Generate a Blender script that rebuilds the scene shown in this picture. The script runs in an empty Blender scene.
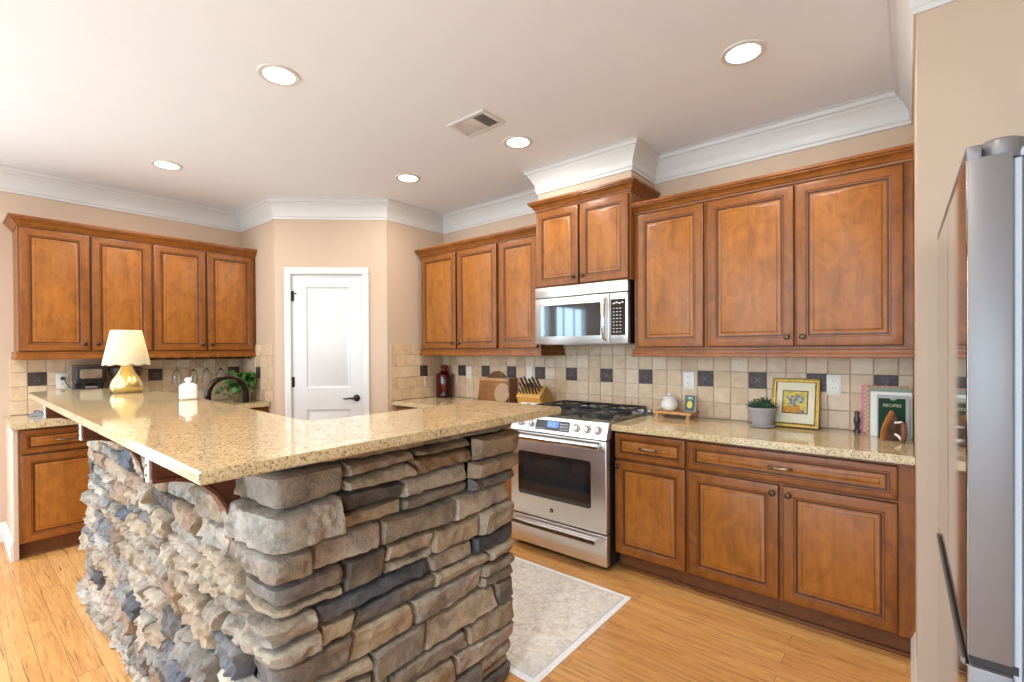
import bpy, bmesh, math, random
from mathutils import Vector, Matrix, noise
sc = bpy.context.scene
COL = sc.collection
R = math.radians

# ------------------------------------------------------------------ camera
f_px, cy, th, pi_, ro, cam_h = 475.19, 351.98, .6934, -.0056, -.006, 1.3833
r_ = Vector((math.cos(th), math.sin(th), 0)); fw = Vector((-math.sin(th), math.cos(th), 0)); up = Vector((0, 0, 1))
fw2 = fw*math.cos(pi_)+up*math.sin(pi_); up2 = up*math.cos(pi_)-fw*math.sin(pi_)
r3 = r_*math.cos(ro)+up2*math.sin(ro); up3 = up2*math.cos(ro)-r_*math.sin(ro)
cd = bpy.data.cameras.new('camera'); cam = bpy.data.objects.new('camera', cd); COL.objects.link(cam)
m3 = Matrix((r3, up3, -fw2)).transposed(); cam.matrix_world = Matrix.Translation((0, 0, cam_h)) @ m3.to_4x4()
cd.sensor_width = 36; cd.lens = f_px/1024*36; cd.shift_y = (cy-341)/1024; cd.clip_start = .05
sc.camera = cam

# ------------------------------------------------------------------ view, world, daylight
sc.view_settings.view_transform = 'Standard'; sc.view_settings.look = 'None'
sc.view_settings.gamma = 1; sc.view_settings.use_curve_mapping = False
sc.view_settings.exposure = -0.12
cyc = sc.cycles
cyc.max_bounces = 8; cyc.diffuse_bounces = 5; cyc.glossy_bounces = 4; cyc.transmission_bounces = 6
cyc.caustics_reflective = False; cyc.caustics_refractive = False; cyc.sample_clamp_indirect = 6
w = bpy.data.worlds.new('sky'); sc.world = w; w.use_nodes = True
nt = w.node_tree; nt.nodes.clear()
tc = nt.nodes.new('ShaderNodeTexCoord'); sx = nt.nodes.new('ShaderNodeSeparateXYZ'); rp = nt.nodes.new('ShaderNodeValToRGB')
bg = nt.nodes.new('ShaderNodeBackground'); wo = nt.nodes.new('ShaderNodeOutputWorld'); ma = nt.nodes.new('ShaderNodeMath')
ma.operation = 'MULTIPLY_ADD'; ma.inputs[1].default_value = .5; ma.inputs[2].default_value = .5
nt.links.new(tc.outputs['Generated'], sx.inputs[0]); nt.links.new(sx.outputs['Z'], ma.inputs[0]); nt.links.new(ma.outputs[0], rp.inputs[0])
els = rp.color_ramp.elements
els[0].position = .42; els[0].color = (.28, .345, .40, 1); els[1].position = .58; els[1].color = (.55, .74, 1, 1)
e = els.new(.50); e.color = (.42, .62, .74, 1)
nt.links.new(rp.outputs[0], bg.inputs[0]); bg.inputs[1].default_value = 19.0; nt.links.new(bg.outputs[0], wo.inputs[0])

REAR = -4.2; RX = 3.0; CEIL = 2.74
ADDED_WINS = [(-3.4, -1.9), (-.9, .6), (1.1, 2.6)]       # window openings added in the unseen rear wall to bring in daylight
LWINS = [(-1.45, -.30), (-2.75, -1.60)]            # openings in the left wall, outside the frame
for a, b in ADDED_WINS:
    L = bpy.data.lights.new('window_portal', 'AREA'); L.shape = 'RECTANGLE'; L.size = b-a; L.size_y = 1.9
    L.cycles.is_portal = True
    lo = bpy.data.objects.new('window_portal', L); COL.objects.link(lo)
    lo.location = ((a+b)/2, REAR-.02, 1.4); lo.rotation_euler = (R(90), 0, 0)
for a, b in LWINS:
    L = bpy.data.lights.new('window_portal', 'AREA'); L.shape = 'RECTANGLE'; L.size = 1.95; L.size_y = b-a
    L.cycles.is_portal = True
    lo = bpy.data.objects.new('window_portal', L); COL.objects.link(lo)
    lo.location = (-5.10-.02, (a+b)/2, 1.275); lo.rotation_euler = (0, R(-90), 0)
LIGHT_W = 11; LENS_E = 8

# ------------------------------------------------------------------ node helpers
def new_mat(name):
    m = bpy.data.materials.new(name); m.use_nodes = True
    nt = m.node_tree; return m, nt, nt.nodes['Principled BSDF']
def node(nt, t, **kw):
    n = nt.nodes.new(t)
    for k, v in kw.items():
        if k.startswith('_'): setattr(n, k[1:], v)
        else: n.inputs[k.replace('__', ' ')].default_value = v
    return n
def ramp(nt, fac, stops):
    n = nt.nodes.new('ShaderNodeValToRGB'); el = n.color_ramp.elements
    while len(el) < len(stops): el.new(.5)
    for e_, (p, c) in zip(el, stops): e_.position = p; e_.color = (*c, 1)
    nt.links.new(fac, n.inputs[0]); return n.outputs[0]
def mix(nt, fac, a, b, mode='MIX'):
    n = nt.nodes.new('ShaderNodeMix'); n.data_type = 'RGBA'; n.blend_type = mode
    for s, i in ((fac, 0), (a, 6), (b, 7)):
        if hasattr(s, 'links') or hasattr(s, 'is_linked'): nt.links.new(s, n.inputs[i])
        else: n.inputs[i].default_value = s if i == 0 else (*s, 1)
    return n.outputs[2]
def coords(nt, scale=(1, 1, 1), rand=False, kind='Object', rot=(0, 0, 0)):
    tc = nt.nodes.new('ShaderNodeTexCoord'); out = tc.outputs[kind]
    if rand:
        oi = nt.nodes.new('ShaderNodeObjectInfo'); mm = node(nt, 'ShaderNodeMath', _operation='MULTIPLY'); mm.inputs[1].default_value = 37
        nt.links.new(oi.outputs['Random'], mm.inputs[0])
        ad = node(nt, 'ShaderNodeVectorMath', _operation='ADD'); nt.links.new(out, ad.inputs[0]); nt.links.new(mm.outputs[0], ad.inputs[1]); out = ad.outputs[0]
    mp = node(nt, 'ShaderNodeMapping'); mp.inputs['Scale'].default_value = scale; mp.inputs['Rotation'].default_value = rot
    nt.links.new(out, mp.inputs[0]); return mp.outputs[0]
def noise_t(nt, vec, scale, detail=4, dist=0, rough=.5):
    n = nt.nodes.new('ShaderNodeTexNoise'); n.inputs['Scale'].default_value = scale; n.inputs['Detail'].default_value = detail
    n.inputs['Distortion'].default_value = dist; n.inputs['Roughness'].default_value = rough
    nt.links.new(vec, n.inputs['Vector']); return n.outputs[0]
def bump(nt, bs, h, strength=.2, dist=.01):
    b = node(nt, 'ShaderNodeBump'); b.inputs['Strength'].default_value = strength; b.inputs['Distance'].default_value = dist
    nt.links.new(h, b.inputs['Height']); nt.links.new(b.outputs[0], bs.inputs['Normal'])
def plain(name, col, rough=.5, metal=0, coat=0, spec=None, var=.06, vs=6):
    """a coloured surface with a slight cloudy variation"""
    m, nt, bs = new_mat(name)
    n = noise_t(nt, coords(nt), vs, 3)
    c = ramp(nt, n, [(.3, tuple(x*(1-var) for x in col)), (.7, tuple(min(1, x*(1+var)) for x in col))])
    nt.links.new(c, bs.inputs['Base Color'])
    bs.inputs['Roughness'].default_value = rough; bs.inputs['Metallic'].default_value = metal; bs.inputs['Coat Weight'].default_value = coat
    if spec is not None: bs.inputs['Specular IOR Level'].default_value = spec
    return m
def emit(name, col, s):
    m, nt, bs = new_mat(name)
    bs.inputs['Base Color'].default_value = (*col, 1); bs.inputs['Emission Color'].default_value = (*col, 1); bs.inputs['Emission Strength'].default_value = s
    return m
def wood(name, c1, c2, axis='Z', rough=.36, scale=1.0, coat=.06):
    m, nt, bs = new_mat(name)
    k = {'X': (.9, 9, 9), 'Y': (9, .9, 9), 'Z': (9, 9, .9)}[axis]
    k2 = {'X': (2, 70, 70), 'Y': (70, 2, 70), 'Z': (70, 70, 2)}[axis]
    v = coords(nt, tuple(x*scale for x in k), True); n1 = noise_t(nt, v, 1.6, 5, .8)
    n2 = noise_t(nt, coords(nt, tuple(x*scale for x in k2), True), 1.5, 3)
    n3 = noise_t(nt, coords(nt, (1.6, 1.6, 1), True), 7, 5, 1.4, .6)
    c = ramp(nt, n1, [(.28, c2), (.62, c1)])
    c = mix(nt, .22, c, ramp(nt, n2, [(.35, tuple(x*.55 for x in c2)), (.6, c1)]))
    c = mix(nt, .46, c, ramp(nt, n3, [(.32, tuple(x*.9 for x in c2)), (.62, tuple(x*1.2 for x in c1))]))
    nt.links.new(c, bs.inputs['Base Color']); bs.inputs['Roughness'].default_value = rough; bs.inputs['Coat Weight'].default_value = coat
    bs.inputs['Coat Roughness'].default_value = .2; bs.inputs['Specular IOR Level'].default_value = .38
    bump(nt, bs, n2, .05, .003)
    return m
def steel(name, col=(.74, .725, .70), rough=.30, axis='X'):
    m, nt, bs = new_mat(name)
    k = {'X': (2, 300, 300), 'Z': (300, 300, 2), 'Y': (300, 2, 300)}[axis]
    n = noise_t(nt, coords(nt, k), 1, 2)
    nt.links.new(ramp(nt, n, [(.3, tuple(x*.93 for x in col)), (.7, tuple(x*1.05 for x in col))]), bs.inputs['Base Color'])
    bs.inputs['Metallic'].default_value = 1; bs.inputs['Roughness'].default_value = rough
    return m

C1, C2 = (.365, .127, .018), (.215, .065, .008); D1, D2 = (.275, .088, .012), (.150, .043, .006)
M = {}
M['wood_p'] = wood('honey_panel_wood', C1, C2, 'Z'); M['wood_v'] = wood('honey_wood', D1, D2, 'Z'); M['wood_h'] = wood('honey_wood_across', D1, D2, 'X'); M['wood_hy'] = wood('honey_wood_deep', D1, D2, 'Y')
M['glaze'] = wood('dark_glaze_wood', (.095, .029, .007), (.055, .016, .004), 'Z')
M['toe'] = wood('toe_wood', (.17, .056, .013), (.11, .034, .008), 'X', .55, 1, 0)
M['bracket'] = wood('bracket_wood', (.115, .034, .014), (.07, .02, .008), 'Y', .35)
M['wall'] = plain('tan_wall_paint', (.59, .44, .322), .75, var=.015)
M['white'] = plain('white_trim_paint', (.70, .69, .665), .4, var=.01)
M['ceil'] = plain('ceiling_paint', (.85, .885, .92), .9, var=.008)
M['door'] = plain('white_door_paint', (.68, .675, .66), .38, var=.01)
M['bronze'] = plain('dark_bronze', (.05, .036, .028), .32, 1, var=.3, vs=40)
M['knob_bronze'] = plain('oiled_bronze', (.085, .058, .038), .38, 1, var=.3, vs=40); M['motif'] = plain('tile_motif', (.11, .09, .085), .35, .5, var=.3, vs=40)
M['pewter'] = plain('aged_pewter', (.20, .155, .11), .35, 1, var=.2, vs=40)
M['steel'] = steel('brushed_steel'); M['steel_v'] = steel('brushed_steel_upright', (.55, .53, .52), .2, 'Z')
M['steel_bright'] = plain('polished_steel', (.75, .74, .72), .12, 1, var=.02)
M['mirror_steel'] = plain('polished_door_steel', (.62, .60, .57), .06, 1, var=.01)
M['fridge_grey'] = plain('fridge_grey_paint', (.185, .165, .160), .38, .4, var=.05, vs=3)
M['fridge_light'] = plain('fridge_gasket_grey', (.42, .44, .48), .5)
M['black_glass'] = plain('black_glass', (.012, .012, .013), .04, 0, 1, var=.1)
M['grey_glass'] = plain('smoked_glass', (.022, .024, .028), .05, 0, 1, var=.05)
M['black'] = plain('black_enamel', (.012, .012, .014), .3, var=.1)
M['black_matte'] = plain('black_iron', (.018, .018, .020), .42, .3, var=.3, vs=40)
M['cook_steel'] = plain('cooktop_steel', (.40, .39, .38), .22, 1, var=.05)
M['off_white'] = plain('ivory_plastic', (.80, .77, .69), .35, var=.01)
M['slot'] = plain('dark_slot', (.03, .03, .03), .6)
M['ceramic'] = plain('white_ceramic', (.82, .79, .74), .15, var=.03, vs=20)
M['screen_blue'] = emit('display_blue', (.10, .22, .55), .55)
M['screen_text'] = emit('display_white', (.7, .85, 1), .9)
M['key_white'] = plain('printed_white', (.75, .75, .75), .4)
M['gold'] = plain('satin_gold', (.68, .52, .22), .3, 1, var=.05)
M['gold_frame'] = plain('antique_gold', (.42, .29, .08), .35, .75, var=.25, vs=60)
M['mat_board'] = plain('cream_mat_board', (.82, .74, .54), .8, var=.02)
M['amber'] = None
M['light_lens'] = emit('light_lens', (1, .93, .82), LENS_E)
M['grey_pot'] = plain('grey_clay', (.30, .285, .285), .65, var=.08, vs=20)
M['soil'] = plain('soil', (.04, .028, .02), .9, var=.4, vs=60)
M['succulent'] = plain('succulent_green', (.055, .10, .055), .4, var=.5, vs=50)
M['leaf'] = plain('pothos_leaf', (.055, .155, .030), .35, var=.7, vs=18)
M['stem'] = plain('green_stem', (.10, .17, .04), .5)
M['basket'] = plain('woven_brown', (.20, .12, .05), .8, var=.3, vs=80)
M['light_wood'] = wood('pale_board_wood', (.58, .33, .14), (.44, .22, .08), 'X', .45, 2)
M['block_wood'] = wood('knife_block_wood', (.62, .34, .085), (.50, .25, .05), 'Z', .4, 2)
M['board_wood'] = wood('cutting_board_wood', (.34, .145, .045), (.24, .095, .026), 'X', .45, 2)
M['dark_board'] = wood('walnut_board_wood', (.22, .085, .04), (.12, .042, .02), 'X', .45, 2)
M['tray_wood'] = wood('riser_wood', (.60, .30, .11), (.45, .20, .06), 'X', .45, 2)
M['dark_brown'] = plain('dark_brown_glaze', (.055, .035, .032), .3, var=.2, vs=20)
M['pink'] = plain('pink_cover', (.72, .20, .30), .5); M['green_cover'] = plain('dark_green_cover', (.008, .040, .018), .6, 0, 0, .2)
M['paper'] = plain('paper_white', (.86, .83, .77), .7); M['grey_cover'] = plain('grey_cover', (.33, .33, .30), .4)
M['sage'] = plain('sage_cover', (.27, .29, .20), .5)
M['gilt'] = plain('gilt_letters', (.62, .55, .35), .5)
M['copper_wood'] = wood('turned_wood', (.40, .15, .045), (.20, .065, .02), 'Z', .3, 3)
M['iron_grey'] = plain('aged_iron', (.16, .10, .07), .4, .6, var=.4, vs=30)
M['shade_white'] = None

def granite():
    m, nt, bs = new_mat('gold_granite'); v = coords(nt, kind='Object')
    n1 = noise_t(nt, v, 75, 5, .3, .7); n2 = noise_t(nt, v, 150, 3, .2, .6); n3 = noise_t(nt, v, 9, 3, .5); n4 = noise_t(nt, v, 190, 2)
    c = ramp(nt, n1, [(.30, (.36, .235, .11)), (.44, (.57, .43, .23)), (.56, (.67, .54, .32)), (.72, (.79, .69, .49))])
    c = mix(nt, .35, c, ramp(nt, n3, [(.35, (.52, .37, .18)), (.65, (.70, .57, .34))]))
    c = mix(nt, ramp(nt, n2, [(.36, (.85, .85, .85)), (.46, (0, 0, 0))]), c, (.16, .10, .045))
    c = mix(nt, ramp(nt, n4, [(.66, (0, 0, 0)), (.72, (1, 1, 1))]), c, (.80, .72, .54))
    nt.links.new(c, bs.inputs['Base Color']); bs.inputs['Roughness'].default_value = .09; bs.inputs['Coat Weight'].default_value = .3; bs.inputs['Coat Roughness'].default_value = .03
    return m
M['granite'] = granite()
def tile_mat():
    m, nt, bs = new_mat('tumbled_travertine'); v = coords(nt, kind='Object')
    g = nt.nodes.new('ShaderNodeNewGeometry')
    c = ramp(nt, g.outputs['Random Per Island'], [(0, (.56, .36, .195)), (.35, (.65, .45, .27)), (.7, (.72, .53, .345)), (1, (.78, .62, .44))])
    n = noise_t(nt, v, 22, 5, .5); c = mix(nt, .35, c, ramp(nt, n, [(.3, (.46, .30, .17)), (.6, (.74, .58, .42))]))
    nt.links.new(c, bs.inputs['Base Color']); bs.inputs['Roughness'].default_value = .42
    bump(nt, bs, noise_t(nt, v, 60, 4), .25, .004); return m
M['tile'] = tile_mat()
M['accent'] = plain('bronze_tile', (.065, .042, .038), .5, .2, var=.4, vs=50); M['grout'] = plain('grout', (.52, .42, .30), .9)
def floor_mat():
    m, nt, bs = new_mat('plank_floor'); v = coords(nt, kind='Object')
    bk = nt.nodes.new('ShaderNodeTexBrick'); nt.links.new(v, bk.inputs['Vector'])
    bk.offset = .37; bk.offset_frequency = 2; bk.squash = 1
    for k, x in (('Color1', (0, 0, 0, 1)), ('Color2', (1, 1, 1, 1)), ('Mortar', (.5, .5, .5, 1))): bk.inputs[k].default_value = x
    for k, x in (('Scale', 1), ('Mortar Size', .0011), ('Brick Width', 1.15), ('Row Height', .09), ('Mortar Smooth', .2), ('Bias', 0)): bk.inputs[k].default_value = x
    ofs = node(nt, 'ShaderNodeVectorMath', _operation='MULTIPLY_ADD'); nt.links.new(bk.outputs['Color'], ofs.inputs[0]); ofs.inputs[1].default_value = (9, 17, 0); nt.links.new(v, ofs.inputs[2])
    mp = node(nt, 'ShaderNodeMapping'); mp.inputs['Scale'].default_value = (1.5, 16, 1); nt.links.new(ofs.outputs[0], mp.inputs[0])
    n1 = noise_t(nt, mp.outputs[0], 2.0, 6, 1.0, .6)
    mp2 = node(nt, 'ShaderNodeMapping'); mp2.inputs['Scale'].default_value = (2.6, 85, 1); nt.links.new(ofs.outputs[0], mp2.inputs[0])
    n2 = noise_t(nt, mp2.outputs[0], 1.6, 4, .4, .6)
    c = ramp(nt, bk.outputs['Color'], [(0, (.55, .25, .075)), (.5, (.65, .325, .105)), (1, (.73, .40, .145))])
    c = mix(nt, .5, c, ramp(nt, n1, [(.3, (.44, .175, .045)), (.52, (.68, .345, .105)), (.75, (.80, .48, .185))]))
    c = mix(nt, ramp(nt, n2, [(.34, (.9, .9, .9)), (.43, (0, 0, 0))]), c, (.20, .072, .022))
    c = mix(nt, bk.outputs['Fac'], c, (.22, .085, .025))
    nt.links.new(c, bs.inputs['Base Color']); bs.inputs['Roughness'].default_value = .33; bs.inputs['Coat Weight'].default_value = .15; bs.inputs['Coat Roughness'].default_value = .2
    bump(nt, bs, n1, .06, .004); return m
M['floor'] = floor_mat()
def rug_mat():
    m, nt, bs = new_mat('faded_rug'); v = coords(nt, kind='Object')
    vo = nt.nodes.new('ShaderNodeTexVoronoi'); vo.inputs['Scale'].default_value = 11; vo.feature = 'DISTANCE_TO_EDGE'
    dist = noise_t(nt, v, 6, 3); ad = mix(nt, .18, v, dist); nt.links.new(ad, vo.inputs['Vector'])
    n = noise_t(nt, v, 26, 6, 1.2, .65); n2 = noise_t(nt, v, 5, 3, 1); n3 = noise_t(nt, v, 240, 2)
    c = ramp(nt, n, [(.30, (.48, .39, .29)), (.43, (.72, .65, .55)), (.53, (.83, .79, .72)), (.72, (.87, .85, .81))])
    c = mix(nt, ramp(nt, vo.outputs['Distance'], [(.0, (.55, .55, .55)), (.06, (0, 0, 0))]), c, (.55, .47, .37))
    c = mix(nt, ramp(nt, n2, [(.5, (0, 0, 0)), (.72, (.45, .45, .45))]), c, (.50, .50, .50))
    c = mix(nt, .15, c, ramp(nt, n3, [(.3, (.45, .4, .33)), (.7, (.85, .83, .8))]))
    nt.links.new(c, bs.inputs['Base Color']); bs.inputs['Roughness'].default_value = .95
    bump(nt, bs, n3, .4, .003); return m
M['rug'] = rug_mat(); M['rug_edge'] = plain('rug_border', (.87, .86, .84), .95, var=.08, vs=90); M['rug_blue'] = plain('rug_inner_line', (.60, .615, .63), .95, var=.12, vs=90)
def stone_mat():
    m, nt, bs = new_mat('ledge_stone'); v = coords(nt, kind='Object')
    at = nt.nodes.new('ShaderNodeAttribute'); at.attribute_name = 'Col'
    n = noise_t(nt, v, 14, 6, .4, .65); n2 = noise_t(nt, v, 70, 4, 0, .7)
    c = mix(nt, 1.0, at.outputs['Color'], ramp(nt, n, [(.28, (.48, .43, .38)), (.5, (1, 1, 1)), (.72, (1.28, 1.25, 1.2))]), 'MULTIPLY')
    c = mix(nt, .5, c, ramp(nt, n2, [(.3, (.55, .55, .55)), (.6, (1.1, 1.1, 1.1))]), 'MULTIPLY')
    nt.links.new(c, bs.inputs['Base Color']); bs.inputs['Roughness'].default_value = .72
    bump(nt, bs, n2, .8, .008); return m
M['stone'] = stone_mat(); M['mortar'] = plain('dark_joint', (.045, .038, .032), .95)
def shade_mat():
    m, nt, bs = new_mat('linen_shade')
    n = noise_t(nt, coords(nt, (1, 1, 1)), 130, 2)
    c = ramp(nt, n, [(.3, (.74, .67, .50)), (.7, (.86, .80, .65))])
    nt.links.new(c, bs.inputs['Base Color']); bs.inputs['Roughness'].default_value = .9
    tr = nt.nodes.new('ShaderNodeBsdfTranslucent'); nt.links.new(c, tr.inputs[0])
    mx = nt.nodes.new('ShaderNodeMixShader'); mx.inputs[0].default_value = .45
    nt.links.new(bs.outputs[0], mx.inputs[1]); nt.links.new(tr.outputs[0], mx.inputs[2])
    nt.links.new(mx.outputs[0], nt.nodes['Material Output'].inputs[0]); return m
M['shade'] = shade_mat()
def glass(name, col, rough=.0, ior=1.45):
    m, nt, bs = new_mat(name)
    n = noise_t(nt, coords(nt), 4, 1)
    nt.links.new(ramp(nt, n, [(0, col), (1, col)]), bs.inputs['Base Color'])
    bs.inputs['Roughness'].default_value = rough; bs.inputs['Transmission Weight'].default_value = 1; bs.inputs['IOR'].default_value = ior; return m
M['amber'] = glass('amber_glass', (.74, .13, .05), .03); M['clear'] = glass('clear_glass', (.93, .95, .95))

# ------------------------------------------------------------------ mesh builder
class MB:
    def __init__(self): self.bm = bmesh.new(); self.mats = []
    def mi(self, m):
        if isinstance(m, str): m = M[m]
        if m not in self.mats: self.mats.append(m)
        return self.mats.index(m)
    def merge(self, tb, m, T=None):
        i = self.mi(m)
        for f in tb.faces: f.material_index = i
        if T is not None: tb.transform(T)
        me = bpy.data.meshes.new('t'); tb.to_mesh(me); tb.free(); self.bm.from_mesh(me); bpy.data.meshes.remove(me); return self
    def box(self, a, b, m, bev=.002, seg=1, T=None):
        tb = bmesh.new(); bmesh.ops.create_cube(tb, size=1)
        c = [(a[i]+b[i])/2 for i in range(3)]; s = [abs(b[i]-a[i]) for i in range(3)]
        for v in tb.verts: v.co = Vector([c[i]+v.co[i]*s[i] for i in range(3)])
        bev = min(bev, min(s)*.45)
        if bev > 0: bmesh.ops.bevel(tb, geom=list(tb.edges), offset=bev, segments=seg, affect='EDGES', profile=.5)
        return self.merge(tb, m, T)
    def prism(self, pts, z0, z1, m, bev=0, T=None, seg=1):
        tb = bmesh.new(); vs = [tb.verts.new((x, y, z0)) for x, y in pts]; f = tb.faces.new(vs)
        r = bmesh.ops.extrude_face_region(tb, geom=[f]); tv = [v for v in r['geom'] if isinstance(v, bmesh.types.BMVert)]
        for v in tv: v.co.z = z1
        bmesh.ops.recalc_face_normals(tb, faces=list(tb.faces))
        if bev:
            ed = [e for e in tb.edges if abs(e.verts[0].co.z-e.verts[1].co.z) < 1e-7]
            bmesh.ops.bevel(tb, geom=ed, offset=bev, segments=seg, affect='EDGES')
        return self.merge(tb, m, T)
    def lathe(self, prof, m, seg=24, T=None, cap=True):
        tb = bmesh.new(); rings = []
        for r, z in prof:
            if r < 1e-6: rings.append([tb.verts.new((0, 0, z))])
            else: rings.append([tb.verts.new((r*math.cos(2*math.pi*i/seg), r*math.sin(2*math.pi*i/seg), z)) for i in range(seg)])
        for A, B in zip(rings, rings[1:]):
            for i in range(seg):
                j = (i+1) % seg
                q = [A[i % len(A)], A[j % len(A)], B[j % len(B)], B[i % len(B)]]
                q = list(dict.fromkeys(q))
                if len(q) >= 3: tb.faces.new(q)
        if cap:
            for rg, rev in ((rings[0], True), (rings[-1], False)):
                if len(rg) > 2: tb.faces.new(rg[::-1] if rev else rg)
        bmesh.ops.recalc_face_normals(tb, faces=list(tb.faces))
        return self.merge(tb, m, T)
    def tube(self, pts, r, m, seg=10, T=None, closed=False):
        tb = bmesh.new(); pts = [Vector(p) for p in pts]; n = len(pts); rings = []; prev = None
        for i, p in enumerate(pts):
            a = pts[i-1] if (i or closed) else p; b = pts[(i+1) % n] if (i < n-1 or closed) else p
            t = (b-a).normalized()
            if prev is None:
                x = t.orthogonal().normalized()
            else:
                x = (prev-t*prev.dot(t)).normalized()
            prev = x; y = t.cross(x); rr = r[i] if isinstance(r, (list, tuple)) else r
            rings.append([tb.verts.new(p+(x*math.cos(2*math.pi*k/seg)+y*math.sin(2*math.pi*k/seg))*rr) for k in range(seg)])
        for i in range(n if closed else n-1):
            A, B = rings[i], rings[(i+1) % n]
            for k in range(seg): tb.faces.new([A[k], A[(k+1) % seg], B[(k+1) % seg], B[k]])
        if not closed: tb.faces.new(rings[0][::-1]); tb.faces.new(rings[-1])
        bmesh.ops.recalc_face_normals(tb, faces=list(tb.faces))
        return self.merge(tb, m, T)
    def sweep(self, path, prof, m, T=None):
        """profile (out, z) swept along an XY path with mitred corners; out is to the right of the path"""
        tb = bmesh.new(); P = [Vector(p) for p in path]; n = len(P); rings = []
        def nr(a, b): d = (b-a).normalized(); return Vector((d.y, -d.x))
        for i, p in enumerate(P):
            if i == 0: o = nr(P[0], P[1])
            elif i == n-1: o = nr(P[-2], P[-1])
            else:
                a, b = nr(P[i-1], p), nr(p, P[i+1]); o = (a+b)/(1+a.dot(b))
            rings.append([tb.verts.new((p.x+o.x*d, p.y+o.y*d, z)) for d, z in prof])
        k = len(prof)
        for A, B in zip(rings, rings[1:]):
            for i in range(k): tb.faces.new([A[i], A[(i+1) % k], B[(i+1) % k], B[i]])
        tb.faces.new(rings[0]); tb.faces.new(rings[-1][::-1])
        bmesh.ops.recalc_face_normals(tb, faces=list(tb.faces))
        return self.merge(tb, m, T)
    def rings(self, loops, T=None):
        """nested rectangles in XZ: (x0, x1, z0, z1, y, material of upright sides, material of level sides); last loop is filled"""
        tb = bmesh.new(); prev = None
        for x0, x1, z0, z1, y, mv, mh in loops:
            vs = [tb.verts.new(p) for p in ((x0, y, z0), (x1, y, z0), (x1, y, z1), (x0, y, z1))]
            if prev:
                for i in range(4):
                    f = tb.faces.new([prev[i], prev[(i+1) % 4], vs[(i+1) % 4], vs[i]]); f.material_index = self.mi(mh if i in (0, 2) else mv)
            prev = vs
        f = tb.faces.new(prev); f.material_index = self.mi(loops[-1][5])
        if T is not None: tb.transform(T)
        me = bpy.data.meshes.new('t'); tb.to_mesh(me); tb.free(); self.bm.from_mesh(me); bpy.data.meshes.remove(me); return self
    def build(self, name, parent=None, loc=None, ang=35, **props):
        me = bpy.data.meshes.new(name); self.bm.to_mesh(me); self.bm.free()
        for m in self.mats: me.materials.append(m)
        for p in me.polygons: p.use_smooth = True
        me.set_sharp_from_angle(angle=R(ang))
        o = bpy.data.objects.new(name, me); COL.objects.link(o)
        if parent: o.parent = parent
        if loc: o.location = loc
        for k, v in props.items(): o[k] = v
        return o
def thing(name, label, cat, loc=(0, 0, 0), rz=0, group=None):
    o = bpy.data.objects.new(name, None); COL.objects.link(o); o.location = loc; o.rotation_euler = (0, 0, rz)
    o.empty_display_size = .1; o['label'] = label; o['category'] = cat
    if group: o['group'] = group
    return o
def tag(o, label, cat, group=None):
    o['label'] = label; o['category'] = cat
    if group: o['group'] = group
    return o
def copy_tree(o, parent=None):
    c = o.copy(); COL.objects.link(c)
    if parent: c.parent = parent
    for ch in list(o.children): copy_tree(ch, c)
    return c
def T_(x, y, z): return Matrix.Translation((x, y, z))
def RX_(a): return Matrix.Rotation(R(a), 4, 'X')
def RY_(a): return Matrix.Rotation(R(a), 4, 'Y')
def RZ_(a): return Matrix.Rotation(R(a), 4, 'Z')
S = dict(kind='structure')

# ------------------------------------------------------------------ room shell
W = 3.30; XL = -5.10; XS = .0275; YS = 2.23; YP = 1.93; A_ = (-4.376, 1.93); B_ = (-3.645, 2.607); XP = -3.645
MB().box((XL-.2, REAR-.2, -.1), (RX+.2, W+.2, 0), 'floor', 0).build('floor', **S)
M['bounce_carpet'] = plain('pale_bounce_carpet', (.74, .73, .71), .95, var=.08, vs=60)
MB().box((XL, REAR, 0), (RX, -1.1, .012), 'bounce_carpet', .003).build('floor_bounce_carpet', **S)  # unseen pale floor area, added to bounce neutral light onto the ceiling
MB().box((XL-.2, REAR-.2, CEIL), (RX+.2, W+.2, CEIL+.1), 'ceil', 0).build('ceiling', **S)
MB().box((XP-.02, W, 0), (XS+.12, W+.12, CEIL), 'wall', 0).build('wall_back', **S)
mb = MB(); mb.box((XL-.12, REAR-.1, 0), (XL, YP, .30), 'wall', 0).box((XL-.12, REAR-.1, 2.25), (XL, YP, CEIL), 'wall', 0)
for a, b in ((REAR-.1, -2.75), (-1.60, -1.45), (-.30, YP)): mb.box((XL-.12, a, .30), (XL, b, 2.25), 'wall', 0)
mb.build('wall_left', **S)
for k, (a, b) in enumerate(LWINS):
    mb = MB(); z0, z1 = .30, 2.25; x0, x1 = XL-.09, XL+.012
    for q in (((x0, a, z0), (x1, a+.06, z1)), ((x0, b-.06, z0), (x1, b, z1)), ((x0, a, z0), (x1, b, z0+.06)), ((x0, a, z1-.06), (x1, b, z1))): mb.box(*q, 'white', .002)
    for z in (.95, 1.60): mb.box((x0+.02, a, z-.012), (x0+.05, b, z+.012), 'white', .002)
    for y in (a+(b-a)/3, a+(b-a)*2/3): mb.box((x0+.02, y-.012, z0), (x0+.05, y+.012, z1), 'white', .002)
    mb.build('window_%d' % (k+5), **S)
MB().box((XL-.12, YP, 0), (A_[0], YP+.1, CEIL), 'wall', 0).build('wall_pantry_left', **S)
MB().box((XP-.1, B_[1], 0), (XP, W+.02, CEIL), 'wall', 0).build('wall_pantry_right', **S)
MB().prism([(XS, YS), (RX, YS), (RX, YS+.12), (XS+.1, YS+.12), (XS+.1, W+.05), (XS, W+.05)], 0, CEIL, 'wall').build('wall_fridge', **S)
MB().box((RX, REAR-.1, 0), (RX+.12, YS+.2, CEIL), 'wall', 0).build('wall_right', **S)
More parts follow.
